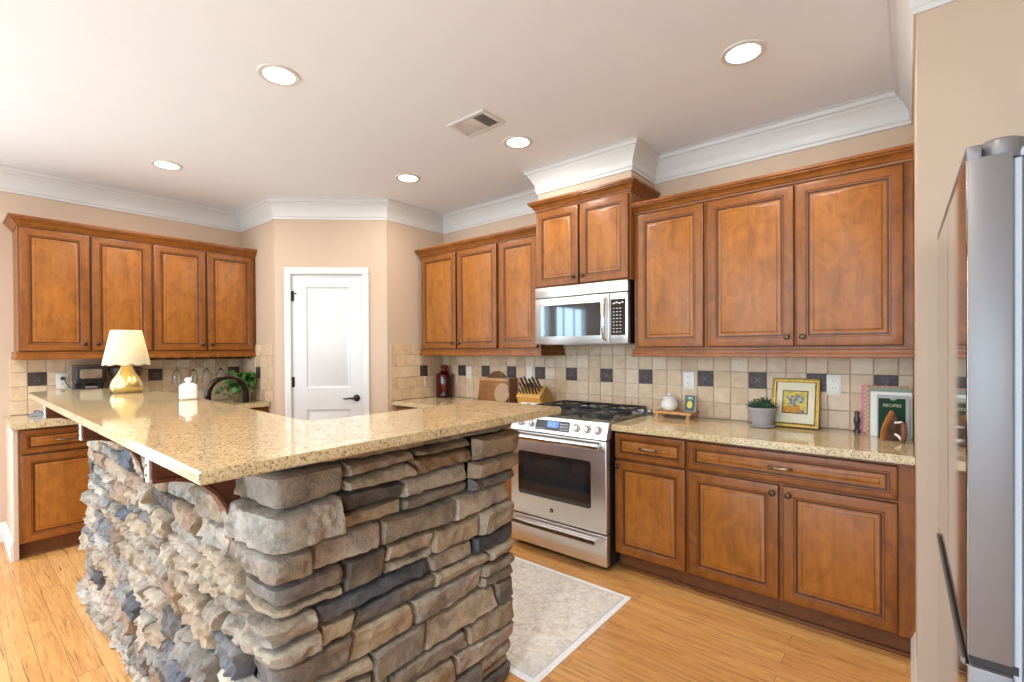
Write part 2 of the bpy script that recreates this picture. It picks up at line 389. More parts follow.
MB().box((-2.170, 2.935, 2.44), (-1.403, W+.02, CEIL), 'wall', 0).build('wall_soffit', **S)
DA = math.atan2(B_[1]-A_[1], B_[0]-A_[0]); DL = math.hypot(B_[0]-A_[0], B_[1]-A_[1])
mb = MB(); TD = T_(A_[0], A_[1], 0) @ Matrix.Rotation(DA, 4, 'Z')
for a, b in (((0, 0, 0), (.143, .1, CEIL)), ((.778, 0, 0), (DL, .1, CEIL)), ((.143, 0, 2.072), (.778, .1, CEIL))): mb.box(a, b, 'wall', 0, T=TD)
mb.build('wall_pantry_front', **S)
# unseen rear wall, with windows added for their daylight
mb = MB(); xs = [XL-.12]+[x for p in ADDED_WINS for x in p]+[RX+.12]
mb.box((xs[0], REAR-.1, 0), (xs[-1], REAR, .45), 'wall', 0).box((xs[0], REAR-.1, 2.35), (xs[-1], REAR, CEIL), 'wall', 0)
for i in range(0, len(xs), 2): mb.box((xs[i], REAR-.1, .45), (xs[i+1], REAR, 2.35), 'wall', 0)
mb.build('wall_rear', **S)
for k, (a, b) in enumerate(ADDED_WINS):
    mb = MB(); z0, z1 = .45, 2.35
    for q in (((a, REAR-.08, z0), (a+.05, REAR+.01, z1)), ((b-.05, REAR-.08, z0), (b, REAR+.01, z1)), ((a, REAR-.08, z0), (b, REAR+.01, z0+.05)), ((a, REAR-.08, z1-.05), (b, REAR+.01, z1)),
              (((a+b)/2-.02, REAR-.06, z0), ((a+b)/2+.02, REAR-.03, z1)), ((a, REAR-.06, 1.38), (b, REAR-.03, 1.42))): mb.box(*q, 'white', .002)
    mb.build('window_%d' % (k+1), **S)  # these rear windows are added as daylight sources
# crown moulding along ceiling
prof = [(0, -.175), (.012, -.175), (.014, -.158), (.022, -.152), (.022, -.118), (.030, -.105), (.052, -.070), (.070, -.050), (.076, -.046), (.076, -.036), (.092, -.030), (.100, -.018), (.100, -.008), (.112, -.004), (.112, 0), (0, 0)]
prof = [(d*.76, CEIL+z) for d, z in prof]
path = [(XL, REAR), (XL, YP), A_, B_, (XP, W), (-2.170, W), (-2.170, 2.935), (-1.403, 2.935), (-1.403, W), (XS, W), (XS, YS), (RX, YS)]
MB().sweep(path, prof, 'white').build('trim_1', **S)
# baseboards
bp = [(0, 0), (.016, 0), (.016, .10), (.012, .115), (.006, .125), (.004, .14), (0, .14)]
MB().sweep([(XL, REAR), (XL, .30)], bp, 'white').build('baseboard_left', **S)
MB().sweep([(XS, 2.72), (XS, YS), (RX, YS)], bp, 'white').build('baseboard_fridge', **S)
# painted end panel beside the left cabinets with its baseboard
MB().box((XL, .300, 0), (-4.535, .325, .876), 'wall', .002).build('wall_cabinet_end', **S)
MB().sweep([(XL, .300), (-4.535, .300)], bp, 'white').build('baseboard_cabinet_end', **S)

# pantry door
dr = thing('door_1', 'white two-panel pantry door set in angled wall', 'door', (A_[0], A_[1], 0), DA); del dr['category'], dr['label']; dr['kind'] = 'structure'
d0, d1, dz = .146, .775, 2.069; P1, P2 = (.272, .660), (1.045, 1.957)
mb = MB(); y0 = .018
mb.box((d0, y0+.004, .008), (d1, y0+.035, dz), 'door', .001)
def door_panel(mb, x0, x1, z0, z1, y):
    mb.rings([(x0, x1, z0, z1, y, 'door', 'door'), (x0+.008, x1-.008, z0+.008, z1-.008, y+.013, 'door', 'door'), (x0+.018, x1-.018, z0+.018, z1-.018, y+.0135, 'door', 'door'), (x0+.04, x1-.04, z0+.04, z1-.04, y+.003, 'door', 'door')])
# stiles and rails in front of the slab
for q in (((d0, .008), (P1[0], dz)), ((P1[1], .008), (d1, dz)), ((P1[0], P2[1]), (P1[1], dz)), ((P1[0], .846), (P1[1], P2[0])), ((P1[0], .008), (P1[1], .25))):
    mb.box((q[0][0], y0-.008, q[0][1]), (q[1][0], y0+.006, q[1][1]), 'door', 0)
door_panel(mb, P1[0], P1[1], P2[0], P2[1], y0-.008); door_panel(mb, P1[0], P1[1], .25, .846, y0-.008)
mb.build('door_slab', dr)
mb = MB(); cp = [(0, 0), (.016, 0), (.018, .02), (.014, .045), (.008, .058), (0, .058)]
for a, b in ((( .086, -.018, 0), (.143, 0, 2.072)), ((.778, -.018, 0), (.836, 0, 2.072)), ((.086, -.018, 2.072), (.836, 0, 2.134))): mb.box(a, b, 'white', .005, 2)
for a, b in (((.143, 0, 0), (.1455, .1, 2.072)), ((.7755, 0, 0), (.778, .1, 2.072)), ((.143, 0, 2.070), (.778, .1, 2.072))): mb.box(a, b, 'white', 0)
mb.build('door_casing', dr)
for z in (1.876, 1.10, .30):
    MB().lathe([(.007, z-.045), (.007, z+.045)], 'bronze', 10, T=T_(.147, .002, 0)).box((.147, .006, z-.045), (.166, .011, z+.045), 'bronze', .001).build('hinge', dr)
mb = MB(); mb.lathe([(.001, 0), (.016, .0), (.026, .006), (.031, .016), (.031, .020)], 'bronze', 20, T=T_(.715, y0-.028, .949) @ RX_(-90))
mb.tube([(.715, y0-.020, .949), (.715, y0-.055, .949), (.700, y0-.060, .949), (.66, y0-.060, .951), (.63, y0-.058, .944), (.612, y0-.055, .948), (.606, y0-.052, .943)], [.010, .010, .010, .009, .008, .006, .004], 'bronze', 10)
mb.build('door_handle', dr)
MB().tube([(.166, 0.008, 1.90), (.185, -.028, 1.895), (.20, -.045, 1.893), (.205, -.055, 1.893)], [.004, .004, .004, .007], 'bronze', 8).build('hinge_stop', dr)

# backsplashes
def backsplash(name, x0, x1, z0, rows, T, xc, step, accents, stag=False, ztop=None):
    mb = MB(); mb.box((x0, -.004, z0), (x1, 0, ztop or z0+rows*.1055), 'grout', 0, T=T)
    p = step/3; rnd = random.Random(hash(name) % 7 if False else len(name)); zt = ztop or z0+rows*.1055
    for r in range(rows+1):
        a, b = z0+r*.1055+.0018, min(z0+(r+1)*.1055-.0018, zt)
        if b-a < .02: continue
        sh = p/2 if (stag and r % 2) else 0
        k0 = int(math.floor((x0-xc)/p))-1; k1 = int(math.ceil((x1-xc)/p))+1
        for k in range(k0, k1+1):
            u0, u1 = xc+(k-.5)*p+.0018+sh, xc+(k+.5)*p-.0018+sh
            u0, u1 = max(u0, x0+.001), min(u1, x1-.001)
            if u1-u0 < .012: continue
            acc = r == 2 and (any(abs(xc+k*p-c) < p*.3 for c in accents) if not stag else False)
            if stag and r == 2 and any(u0-.001 < c+.02 and u1+.001 > c-.02 for c in accents): continue
            j = rnd.uniform(-.0012, .0012)
            mb.box((u0, -.0095-j, a), (u1, -.003, b), 'accent' if acc else 'tile', .0020, 1, T=T)
            if acc: emb(mb, (u0+u1)/2, (a+b)/2, T)
        if stag and r == 2:
            for c in accents:
                lo, hi = x0+.001, x1-.001
                mb.box((c-.046, -.0095, a), (c+.046, -.003, b), 'accent', .0022, 2, T=T)
                # plain tiles filling both sides
                for s0, s1 in ((lo, c-.05), (c+.05, hi)):
                    n = max(1, round((s1-s0)/p))
                    for i in range(n): mb.box((s0+(s1-s0)*i/n+.0018, -.0095, a), (s0+(s1-s0)*(i+1)/n-.0018, -.003, b), 'tile', .0020, 1, T=T)
    return mb.build(name, **S)
def emb(mb, x, z, T):
    # raised four-petal motif on the metal tiles
    for k in range(4):
        q = T @ T_(x, -.0098, z) @ RY_(45+90*k)
        mb.lathe([(.001, 0), (.007, .001), (.007, .002), (.001, .004)], 'motif', 8, T=q @ T_(.016, 0, 0) @ RX_(90) @ Matrix.Diagonal((1.7, .8, 1, 1)))
    mb.lathe([(.010, 0), (.008, .002), (.001, .003)], 'motif', 10, T=T @ T_(x, -.0098, z) @ RX_(90))
acc = [-.088-.1062*k for k in (0, 3, 6, 9, 13, 16, 19, 22, 25, 28, 31)]
backsplash('trim_2', XP+.002, XS-.001, .9145, 4, T_(0, W, 0), -.088, .3186, acc, ztop=1.415)
backsplash('trim_3', .03, .692, .9145, 5, T_(XP, B_[1], 0) @ RZ_(90), .42, .3168, [.420], True)
backsplash('trim_4', XL+.012, A_[0]-.045, .9145, 5, T_(0, YP, 0), -4.722, .3168, [-4.722])
TL = T_(XL, 0, 0) @ RZ_(90)
backsplash('trim_5', .325, YP-.012, .9145, 4, TL, .472, .3168*1.0, [.472, 1.225, 1.86], ztop=1.336)

# ------------------------------------------------------------------ cabinets
def panel_front(mb, x0, x1, z0, z1, y, t=.02, fw_=.058):
    """raised-panel door or drawer front facing -Y, front face at y, mitred frame with dark glaze in its grooves"""
    L = []
    def lp(i, d, mv='wood_v', mh='wood_h'): L.append((x0+i, x1-i, z0+i, z1-i, y+d, mv, mh))
    lp(0, t); lp(0, .004, 'glaze', 'glaze'); lp(.003, .0008, 'glaze', 'glaze'); lp(.006, 0); lp(fw_-.012, 0); lp(fw_-.009, .0025, 'glaze', 'glaze'); lp(fw_-.003, .003); lp(fw_, .0075, 'glaze', 'glaze')
    lp(fw_+.007, .0085, 'glaze', 'glaze'); lp(fw_+.024, .0025, 'wood_p', 'wood_p'); lp(fw_+.026, .0012, 'glaze', 'glaze'); lp(fw_+.027, .001, 'wood_p', 'wood_p')
    mb.rings(L)
def knob_at(x, y, z, parent):
    MB().lathe([(.006, 0), (.0045, .004), (.0045, .012), (.010, .014), (.0155, .019), (.0155, .023), (.010, .028), (.001, .029)], 'knob_bronze', 16, T=T_(x, y, z) @ RX_(90)).build('knob', parent)
def pull_at(x, y, z, parent, w_=.10):
    mb = MB(); h = w_/2
    mb.tube([(x-h, y, z), (x-h, y-.018, z), (x-h+.008, y-.024, z), (x-h*.4, y-.028, z), (x+h*.4, y-.028, z), (x+h-.008, y-.024, z), (x+h, y-.018, z), (x+h, y, z)], [.006, .005, .005, .006, .006, .005, .005, .006], 'pewter', 8)
    mb.build('pull', parent)
def door_(parent, x0, x1, z0, z1, y, knob=None, fw_=.058):
    mb = MB(); panel_front(mb, x0, x1, z0, z1, y, .02, fw_); d = mb.build('door', parent)
    if knob: knob_at(knob[0], y, knob[1], d)
    return d
def drawer_(parent, x0, x1, z0, z1, y, pull=True):
    mb = MB(); panel_front(mb, x0, x1, z0, z1, y, .02, .040); d = mb.build('drawer', parent)
    if pull: pull_at((x0+x1)/2, y, (z0+z1)/2, d)
    return d
CROWN = [(0, 0), (.006, 0), (.008, .010), (.014, .013), (.020, .026), (.034, .040), (.040, .043), (.040, .050), (.048, .053), (.048, .068), (0, .068)]
RAIL = [(0, 0), (.012, 0), (.016, .003), (.016, .020), (.010, .026), (.010, .042), (.014, .046), (.014, .054), (0, .054)]
def upper(label, loc, rz, x0, x1, doors, ends=(0, 0), dep=.33, z0=1.33, zb=1.385, zt=2.272, dz=(1.392, 2.262), group=None, rail=True, railend=(0, 0)):
    """wall cabinet whose face plane is y=0 and whose back is y=dep; doors: (x0, x1, knob side)"""
    t = thing('hanging_cabinet', label, 'cabinet', loc, rz, group)
    MB().box((x0, 0, zb), (x1, dep, zt+.060), 'wood_v', .001).build('cabinet_body', t)
    for a, b, ks in doors:
        kx = None if not ks else ((b-.032) if ks > 0 else (a+.032))
        door_(t, a, b, dz[0], dz[1], -.021, kx and (kx, dz[0]+.05))
    def pth(e):
        p = [(x0, -.001), (x1, -.001)]
        if e[0]: p = [(x0, dep)]+p
        if e[1]: p = p+[(x1, dep)]
        return p
    MB().sweep(pth(ends), [(d, z+zt) for d, z in CROWN], 'wood_h').build('crown_molding', t)
    if rail:
        mb = MB(); mb.sweep(pth(railend), [(d, z+z0) for d, z in RAIL], 'wood_h')
        mb.box((x0, .0, z0+.002), (x1, .02, zb), 'wood_h', .001)
        if railend[1]: mb.box((x1-.02, 0, z0+.002), (x1, dep, zb), 'wood_hy', .001)
        if railend[0]: mb.box((x0, 0, z0+.002), (x0+.02, dep, zb), 'wood_hy', .001)
        mb.build('light_rail', t)
    return t
YU = 2.971
UG = None
upper('honey wood wall cabinet with one door, right beside the microwave', (0, YU, 0), 0, -1.401, -.936, [(-1.372, -.946, 0)], dep=W-YU-.003, railend=(1, 0))
upper('honey wood two-door wall cabinet at right end, above picture frame and recipe books', (0, YU, 0), 0, -.936, XS-.002, [(-.925, -.470, 1), (-.460, -.012, -1)], dep=W-YU-.003)
upper('honey wood two-door wall cabinet in the back corner above the amber bottle', (0, YU, 0), 0, -3.594, -2.602, [(-3.580, -3.108, 1), (-3.088, -2.618, -1)], ends=(1, 0), dep=W-YU-.003, railend=(1, 0))
upper('narrow one-door wall cabinet left of the microwave above the knife block', (0, YU, 0), 0, -2.602, -2.180, [(-2.586, -2.20, 0)], dep=W-YU-.003, railend=(0, 1))
upper('raised two-door wall cabinet directly above the microwave', (0, 2.921, 0), 0, -2.178, -1.402, [(-2.166, -1.796, 1), (-1.784, -1.412, -1)], ends=(1, 1), dep=W-2.921, zb=1.843, zt=2.428, dz=(1.850, 2.412), rail=False)
XU = -4.781
upper('two-door wall cabinet on left wall, nearer pair above the coffee maker', (XU, 0, 0), R(90), .350, 1.120, [(.355, .729, 1), (.740, 1.113, -1)], ends=(1, 0), dep=XU-XL, railend=(1, 0))
upper('two-door wall cabinet on left wall, pair next to the pantry wall', (XU, 0, 0), R(90), 1.120, YP-.002, [(1.127, 1.504, 1), (1.516, 1.903, -1)], dep=XU-XL)

def base(label, loc, rz, x0, x1, fronts, dep, toe=.105, shoe=True, sides=(0, 0)):
    """base cabinet, face plane y=0, back y=dep; fronts: ('drawer'|'door', x0, x1, z0, z1, knob)"""
    t = thing('base_cabinet', label, 'cabinet', loc, rz)
    MB().box((x0, 0, toe), (x1, dep, .876), 'wood_v', .001).build('cabinet_body', t)
    mb = MB(); mb.box((x0, .05, 0), (x1, .07, toe), 'toe', 0).box((x0, .07, 0), (x1, dep, toe), 'toe', 0)
    if shoe: mb.box((x0, .032, 0), (x1, .05, .018), 'toe', .006, 2)
    mb.build('toe_kick', t)
    for k, a, b, c, d, kn in fronts:
        if k == 'door': door_(t, a, b, c, d, -.021, kn)
        else: drawer_(t, a, b, c, d, -.021)
    return t
YB = 2.707; BD = W-YB-.004
base('base cabinet with one drawer and one door, right next to the range', (0, YB, 0), 0, -1.408, -.957, [('drawer', -1.404, -.966, .704, .860, 0), ('door', -1.404, -.966, .114, .692, (-1.380, .655))], BD)
base('wide base cabinet with long drawer over two doors beside the fridge wall', (0, YB, 0), 0, -.957, XS-.001, [('drawer', -.948, -.031, .706, .858, 0), ('door', -.948, -.498, .114, .692, (-.523, .652)), ('door', -.478, -.031, .114, .692, (-.453, .652))], BD)
base('base cabinet with drawer and door left of the range behind stone island', (0, YB, 0), 0, -2.72, -2.186, [('drawer', -2.71, -2.196, .704, .860, 0), ('door', -2.71, -2.196, .114, .692, (-2.66, .652))], BD)
base('base cabinet in the back corner below the amber bottle', (0, YB, 0), 0, XP+.001, -2.72, [('drawer', -3.60, -2.73, .704, .860, 0), ('door', -3.60, -3.175, .114, .692, (-3.20, .652)), ('door', -3.155, -2.73, .114, .692, (-3.13, .652))], BD)
XB = -4.535; LD = XB-XL
base('left wall base cabinet nearest the camera, with painted end panel', (XB, 0, 0), R(90), .326, .800, [('drawer', .336, .792, .704, .860, 0), ('door', .336, .792, .112, .692, (.766, .655))], LD, sides=(1, 0))
base('left wall base cabinet below the table lamp, middle of the run', (XB, 0, 0), R(90), .800, 1.360, [('drawer', .808, 1.352, .704, .860, 0), ('door', .808, 1.352, .112, .692, (.84, .655))], LD)
base('left wall base cabinet next to the pantry wall', (XB, 0, 0), R(90), 1.360, YP-.001, [('drawer', 1.368, 1.92, .704, .860, 0), ('door', 1.368, 1.92, .112, .692, (1.40, .655))], LD)

# worktops
def top_(pts, label, z0=.876, z1=.914, cat='countertop'):
    return tag(MB().prism(pts, z0, z1, 'granite', .004, seg=2).build('countertop', ang=50), label, cat)
YC = 2.6555
top_([(-1.412, YC), (XS-.001, YC), (XS-.001, W-.011), (-1.412, W-.011)], 'speckled gold granite countertop right of the range')
top_([(XP+.001, YC), (-2.182, YC), (-2.182, W-.011), (XP+.011, W-.011), (XP+.011, B_[1]+.05), (XP+.001, B_[1]+.05)], 'speckled gold granite countertop left of the range under the knife block')
top_([(XL+.011, .290), (-4.470, .290), (-4.470, YP-.011), (XL+.011, YP-.011)], 'granite countertop along the left wall under the coffee maker')

# ------------------------------------------------------------------ stone island
isl = thing('kitchen_island', 'raised breakfast bar wall faced with rough grey and tan ledge stone', 'island', (-1.45, .60, 0))
IO = Vector((-1.45, .60, 0))
def loc_build(mb, name, parent, origin, **kw):
    bmesh.ops.translate(mb.bm, verts=list(mb.bm.verts), vec=-origin); return mb.build(name, parent, **kw)
BT = 1.100
mb = MB(); mb.prism([(-3.69, .600), (-1.330, .600), (-1.330, 1.476), (-1.500, 1.476), (-1.500, .735), (-3.69, .735)], 0, BT, 'mortar'); loc_build(mb, 'core_wall', isl, IO)
def stones():
    rnd = random.Random(11)
    PTS = [Vector((-3.72, .735)), Vector((-3.72, .588)), Vector((-1.305, .588)), Vector((-1.305, 1.498)), Vector((-1.51, 1.498))]
    seg = [(PTS[i+1]-PTS[i]).length for i in range(4)]; cum = [0]
    for s in seg: cum.append(cum[-1]+s)
    Lt = cum[-1]
    def nrm(i): d = (PTS[i+1]-PTS[i]).normalized(); return Vector((d.y, -d.x))
    def at(s):
        s = min(max(s, 0), Lt-1e-6)
        for i in range(4):
            if s <= cum[i+1]: break
        p = PTS[i].lerp(PTS[i+1], (s-cum[i])/seg[i]); n = nrm(i)
        for c in (1, 2, 3):      # mitre near the corners
            d = s-cum[c]
            if abs(d) < .030:
                a, b = nrm(c-1), nrm(c); k = (d+.030)/.060; q = a.lerp(b, k); n = q*(1/max(.5, q.length))
        return p, n
    PAL = [((.36, .265, .165), 5), ((.41, .335, .24), 5), ((.265, .225, .175), 6), ((.255, .155, .080), 5), ((.47, .40, .315), 3), ((.17, .15, .13), 4), ((.072, .077, .092), 3), ((.37, .28, .18), 4), ((.055, .043, .038), 2)]
    bag = [c for c, k in PAL for _ in range(k)]
    bm = bmesh.new(); cl = bm.verts.layers.float_color.new('Col')
    z = -.004; rows = []
    while z < BT-.02:
        h = rnd.choice([.052, .062, .072, .084, .096, .112])
        if BT-z-h < .04: h = BT-z
        rows.append((z, z+h)); z += h
    cells = []
    for ri, (a, b) in enumerate(rows):
        s = -rnd.uniform(0, .2); h = b-a
        while s < Lt:
            l = rnd.uniform(.10, .46) if h < .08 else rnd.uniform(.14, .36)
            e = s+l
            for c in cum[1:4]:
                if abs(e-c) < .07: e = c+(.08 if rnd.random() < .5 else .17)
            if Lt-e < .06: e = Lt+.001
            if h > .092 and rnd.random() < .5 and l > .15:
                k = a+h*rnd.uniform(.38, .62); kt = rnd.uniform(-.006, .006)
                cells += [(s, e, a, k, ri, 0, 1), (s, e, k, b, ri, 1, 0)]
            else: cells.append((s, e, a, b, ri, 0, 0))
            s = e
    def wav(s, ri): return (.016*noise.noise(Vector((s*1.7, ri*7.1, 3)))+.006*noise.noise(Vector((s*6, ri*3.3, 8)))) if 0 < ri < len(rows) else 0
    slants = {}
    def slant(s, ri): return slants.setdefault((round(s, 4), ri), rnd.uniform(-.018, .018))
    for ci, (s0, s1, z0, z1, ri, inner0, inner1) in enumerate(cells):
        sl0, sl1 = slant(s0, ri), slant(s1, ri)
        s0 = max(s0, 0); s1 = min(s1, Lt)
        if s1-s0 < .02: continue
        for c in cum[1:4]:
            if s0 < c < s1: sl0 *= .3; sl1 *= .3
        col = Vector(rnd.choice(bag)); col2 = Vector(rnd.choice(bag))
        mid = (s0+s1)/2
        long_face = .16 < mid < cum[2]-.02
        pr = rnd.uniform(.012, .038) if long_face else rnd.uniform(.014, .036)
        tilt = rnd.uniform(-.010, .010); tz = rnd.uniform(-.012, .010); sd = rnd.uniform(0, 90)
        nu = max(12, int((s1-s0)/.0085)); nv = max(8, int((z1-z0)/.0065)); gap = .0016
        amp = 1.0 if long_face else .55
        bw = .013                                    # width of the broken edge
        grid = []
        for j in range(nv+1):
            row = []
            for i in range(nu+1):
                # grid lines crowd towards the edges so the arris stays crisp
                ta = i/nu; tb_ = j/nv
                ta = ta-.055*math.sin(2*math.pi*ta); tb_ = tb_-.10*math.sin(2*math.pi*tb_)
                a = 2*ta-1; b = 2*tb_-1
                s = s0+gap+(s1-s0-2*gap)*ta
                zz0 = z0+(wav(s, ri) if not inner0 else .012*noise.noise(Vector((s*2.5, ri, 44)))); zz1 = z1+(wav(s, ri+1) if not inner1 else .012*noise.noise(Vector((s*2.5, ri, 44))))
                zz = zz0+gap+(zz1-zz0-2*gap)*tb_
                hz = (zz1-zz0)/2; hs = (s1-s0)/2
                rg = .005*noise.noise(Vector((s*22, zz*22, sd))); rg2 = .005*noise.noise(Vector((s*22, zz*22, sd+50)))
                s_ = s+rg+(sl0*(1-ta)+sl1*ta)*b; zq = zz+rg2*(1-b**4)
                # distance to the outline, in metres, roughened
                de = min(hs*(1-abs(a)), hz*(1-abs(b)))
                de = max(0, de+.0035*noise.noise(Vector((s*40, zz*40, sd+7)))*min(1, de*200))
                t = min(1, de/bw); edge = (1-(1-t)**2.6)
                v = Vector((s*8, zz*14, sd))
                chip = noise.fractal(v*1.2, 1, 2, 4)*.011
                rid = (.5-abs(noise.noise(v*1.9+Vector((0, 0, 5)))))*.018-.005
                cel = noise.voronoi(Vector((s*22, zz*26, sd)))[0][0]*.026-.010+noise.voronoi(Vector((s*48, zz*52, sd)))[0][0]*.018 if long_face else noise.noise(Vector((s*24, zz*48, sd)))*.004
                batter = (.052 if long_face else .018)*(1-zz/BT) if mid < cum[3]-.08 else .045*zz/BT
                if long_face and zz > .70: amp_ = amp*.7
                else: amp_ = amp
                d = -.024+(.024+pr+tilt*a+tz*b+(chip+rid+cel)*amp_)*edge+batter
                p, n = at(s_)
                vt = bm.verts.new((p.x+n.x*d, p.y+n.y*d, max(0.0, min(BT-.001, zq))))
                k = min(1, max(0, .5+1.1*noise.noise(Vector((s*5, zz*12, sd+9)))))*.5
                c = col.lerp(col2, k); vt[cl] = (c.x, c.y, c.z, 1)
                row.append(vt)
            grid.append(row)
        for j in range(nv):
            for i in range(nu): bm.faces.new([grid[j][i], grid[j][i+1], grid[j+1][i+1], grid[j+1][i]])
    mb = MB(); mb.bm.free(); mb.bm = bm; mb.mi('stone'); return mb
loc_build(stones(), 'stone_veneer', isl, IO, ang=40)
# brackets under the overhang
BRP = [(.352, 1.0995), (.598, 1.0995), (.598, .815), (.550, .815), (.546, .87), (.532, .925), (.508, .97), (.475, 1.005), (.44, 1.026), (.405, 1.037), (.352, 1.041)]
for bx in (-1.553, -2.500, -3.50):
    mb = MB(); Tq = T_(bx, 0, 0) @ Matrix(((0, 0, 1, 0), (1, 0, 0, 0), (0, 1, 0, 0), (0, 0, 0, 1)))
    mb.prism(BRP, -.022, .022, 'bracket', .002, T=Tq)
    rim = [(y, z) for y, z in BRP[3:]]
    for (y0, z0), (y1, z1) in zip(rim, rim[1:]):
        a = math.atan2(z1-z0, y1-y0); l = math.hypot(y1-y0, z1-z0)
        mb.box((-.032, -.001, -.006), (.032, l+.001, .006), 'bracket', .002, T=T_(bx, y0, z0) @ Matrix.Rotation(a, 4, 'X'))
    b_ = loc_build(mb, 'bracket', isl, IO)
    mb = MB(); mb.box((bx-.013, .3475, 1.036), (bx+.013, .352, 1.0995), 'off_white', .001)
    for z in (1.055, 1.082): mb.lathe([(.005, 0), (.004, .002), (.001, .003)], 'slot', 8, T=T_(bx, .3475, z) @ RX_(90))
    loc_build(mb, 'end_plate', b_, IO)
# kitchen side of the island
mb = MB(); mb.box((-3.48, .740, .105), (-1.645, 1.300, .735), 'wood_v', .001).box((-3.48, 1.280, .735), (-1.645, 1.300, .875), 'wood_v', 0).box((-3.48, .740, 0), (-1.645, 1.25, .105), 'toe', 0); loc_build(mb, 'base_cabinet', isl, IO)
for k in range(4):
    x = -3.47+k*.456; mb = MB(); panel_front(mb, -(x+.445), -x, .114, .86, 0); bmesh.ops.transform(mb.bm, matrix=T_(0, 1.321, 0) @ RZ_(180), verts=list(mb.bm.verts)); loc_build(mb, 'door', isl, IO)
MB().box((-1.640, .740, 0), (-1.502, 1.440, 1.0995), 'wood_v', .001, T=T_(-IO.x, -IO.y, 0)).build('back_panel', isl)
def arc(cx, cy_, r, a0, a1, n=8): return [(cx+r*math.cos(R(a0+(a1-a0)*i/n)), cy_+r*math.sin(R(a0+(a1-a0)*i/n))) for i in range(n+1)]
barpts = [(-4.32, .52)]+arc(-4.20, .465, .12, 180, 270)[0:]+[(-1.139, .344), (-1.150, 1.0), (-1.163, 1.733), (-1.637, 1.735), (-1.637, .96)]+arc(-1.737, .945, .10, 0, -90)[0:]+[(-2.2, .868), (-2.9, .898), (-4.20, .93)]
tag(MB().prism(barpts, BT, 1.130, 'granite', .004, seg=2).build('bar_top', ang=50), 'raised speckled gold granite bar top on the stone island', 'countertop')
mb = MB()
for a, b in (((-3.48, .742), (-3.34, 1.345)), ((-2.72, .742), (-1.645, 1.345)), ((-3.34, .742), (-2.72, .84)), ((-3.34, 1.24), (-2.72, 1.345))): mb.box((*a, .8765), (*b, .914), 'granite', .002)
tag(mb.build('sink_counter'), 'lower granite sink counter behind the raised bar', 'countertop')
mb = MB(); mb.box((-3.345, .835, .9145), (-2.715, .86, .919), 'steel', .001).box((-3.345, 1.22, .9145), (-2.715, 1.245, .919), 'steel', .001).box((-3.345, .86, .9145), (-3.32, 1.22, .919), 'steel', .001).box((-2.74, .86, .9145), (-2.715, 1.22, .919), 'steel', .001)
for a, b in (((-3.325, .855, .74), (-2.735, 1.225, .745)), ((-3.325, .855, .745), (-3.32, 1.225, .915)), ((-2.74, .855, .745), (-2.735, 1.225, .915)), ((-3.32, .855, .745), (-2.74, .86, .915)), ((-3.32, 1.22, .745), (-2.74, 1.225, .915))): mb.box(a, b, 'steel', 0)
tag(mb.build('kitchen_sink'), 'stainless sink set in the lower counter behind the bar', 'sink')

fx, fy = -3.17, .785+.02
fa = thing('faucet', 'dark bronze gooseneck faucet arching above the bar top in front of the plant', 'faucet', (-3.20, 1.0, .914)); fa.location = (-3.07, .975, .9145)
MB().lathe([(.030, 0), (.030, .006), (.020, .012), (.019, .07), (.016, .078)], 'bronze', 18).build('base', fa)
ar = [(0, .0, .06), (0, 0, .20)]+[(.0, .102-.102*math.cos(R(a)), .215+.102*math.sin(R(a))) for a in range(0, 181, 15)]+[(0, .204, .16)]
MB().tube(ar, [.0165]*(len(ar)-2)+[.018, .019], 'bronze', 14).build('spout', fa)
MB().tube([(.018, 0, .05), (.05, 0, .056), (.105, .0, .075)], [.009, .007, .006], 'bronze', 10).build('handle', fa)

# ------------------------------------------------------------------ range
RX0, RX1 = -2.178, -1.416
rg = thing('gas_range', 'stainless steel slide-in gas range between the two countertops', 'range', (-1.797, 2.95, 0)); RO = Vector((-1.797, 2.95, 0))
mb = MB(); mb.box((RX0, 2.645, .03), (RX1, W-.012, .905), 'black', .003); loc_build(mb, 'body', rg, RO)
for x in (RX0+.05, RX1-.05):
    for y in (2.70, 3.2): loc_build(MB().lathe([(.018, 0), (.018, .03)], 'black', 10, T=T_(x, y, 0)), 'foot', rg, RO)
mb = MB(); mb.box((RX0, 2.600, .238), (RX1, 2.645, .812), 'steel', .006, 3); od = loc_build(mb, 'oven_door', rg, RO)
def rrect(x0, x1, z0, z1, r):
    return arc(x1-r, z1-r, r, 0, 90, 5)+arc(x0+r, z1-r, r, 90, 180, 5)+arc(x0+r, z0+r, r, 180, 270, 5)+arc(x1-r, z0+r, r, 270, 360, 5)
TXZ = Matrix(((1, 0, 0, 0), (0, 0, -1, 0), (0, 1, 0, 0), (0, 0, 0, 1)))     # prism XY -> XZ, extruded towards -Y
mb = MB(); mb.prism(rrect(RX0+.070, RX1-.108, .378, .678, .022), -2.6005, -2.5975, 'black_glass', .001, T=TXZ)
wn = loc_build(mb, 'oven_window', od, RO)
mb = MB(); mb.prism(rrect(RX0+.115, RX1-.150, .425, .640, .012), -2.5975, -2.5968, 'grey_glass', 0, T=TXZ); loc_build(mb, 'window_screen', wn, RO)
def bar_handle(mb, x0, x1, y, z, r=.012, out=.045):
    mb.tube([(x0, y-out, z), (x1, y-out, z)], r, 'steel_bright', 12)
    for x in (x0+.02, x1-.02): mb.box((x-.013, y-out, z-.011), (x+.013, y, z+.011), 'steel_bright', .004, 2)
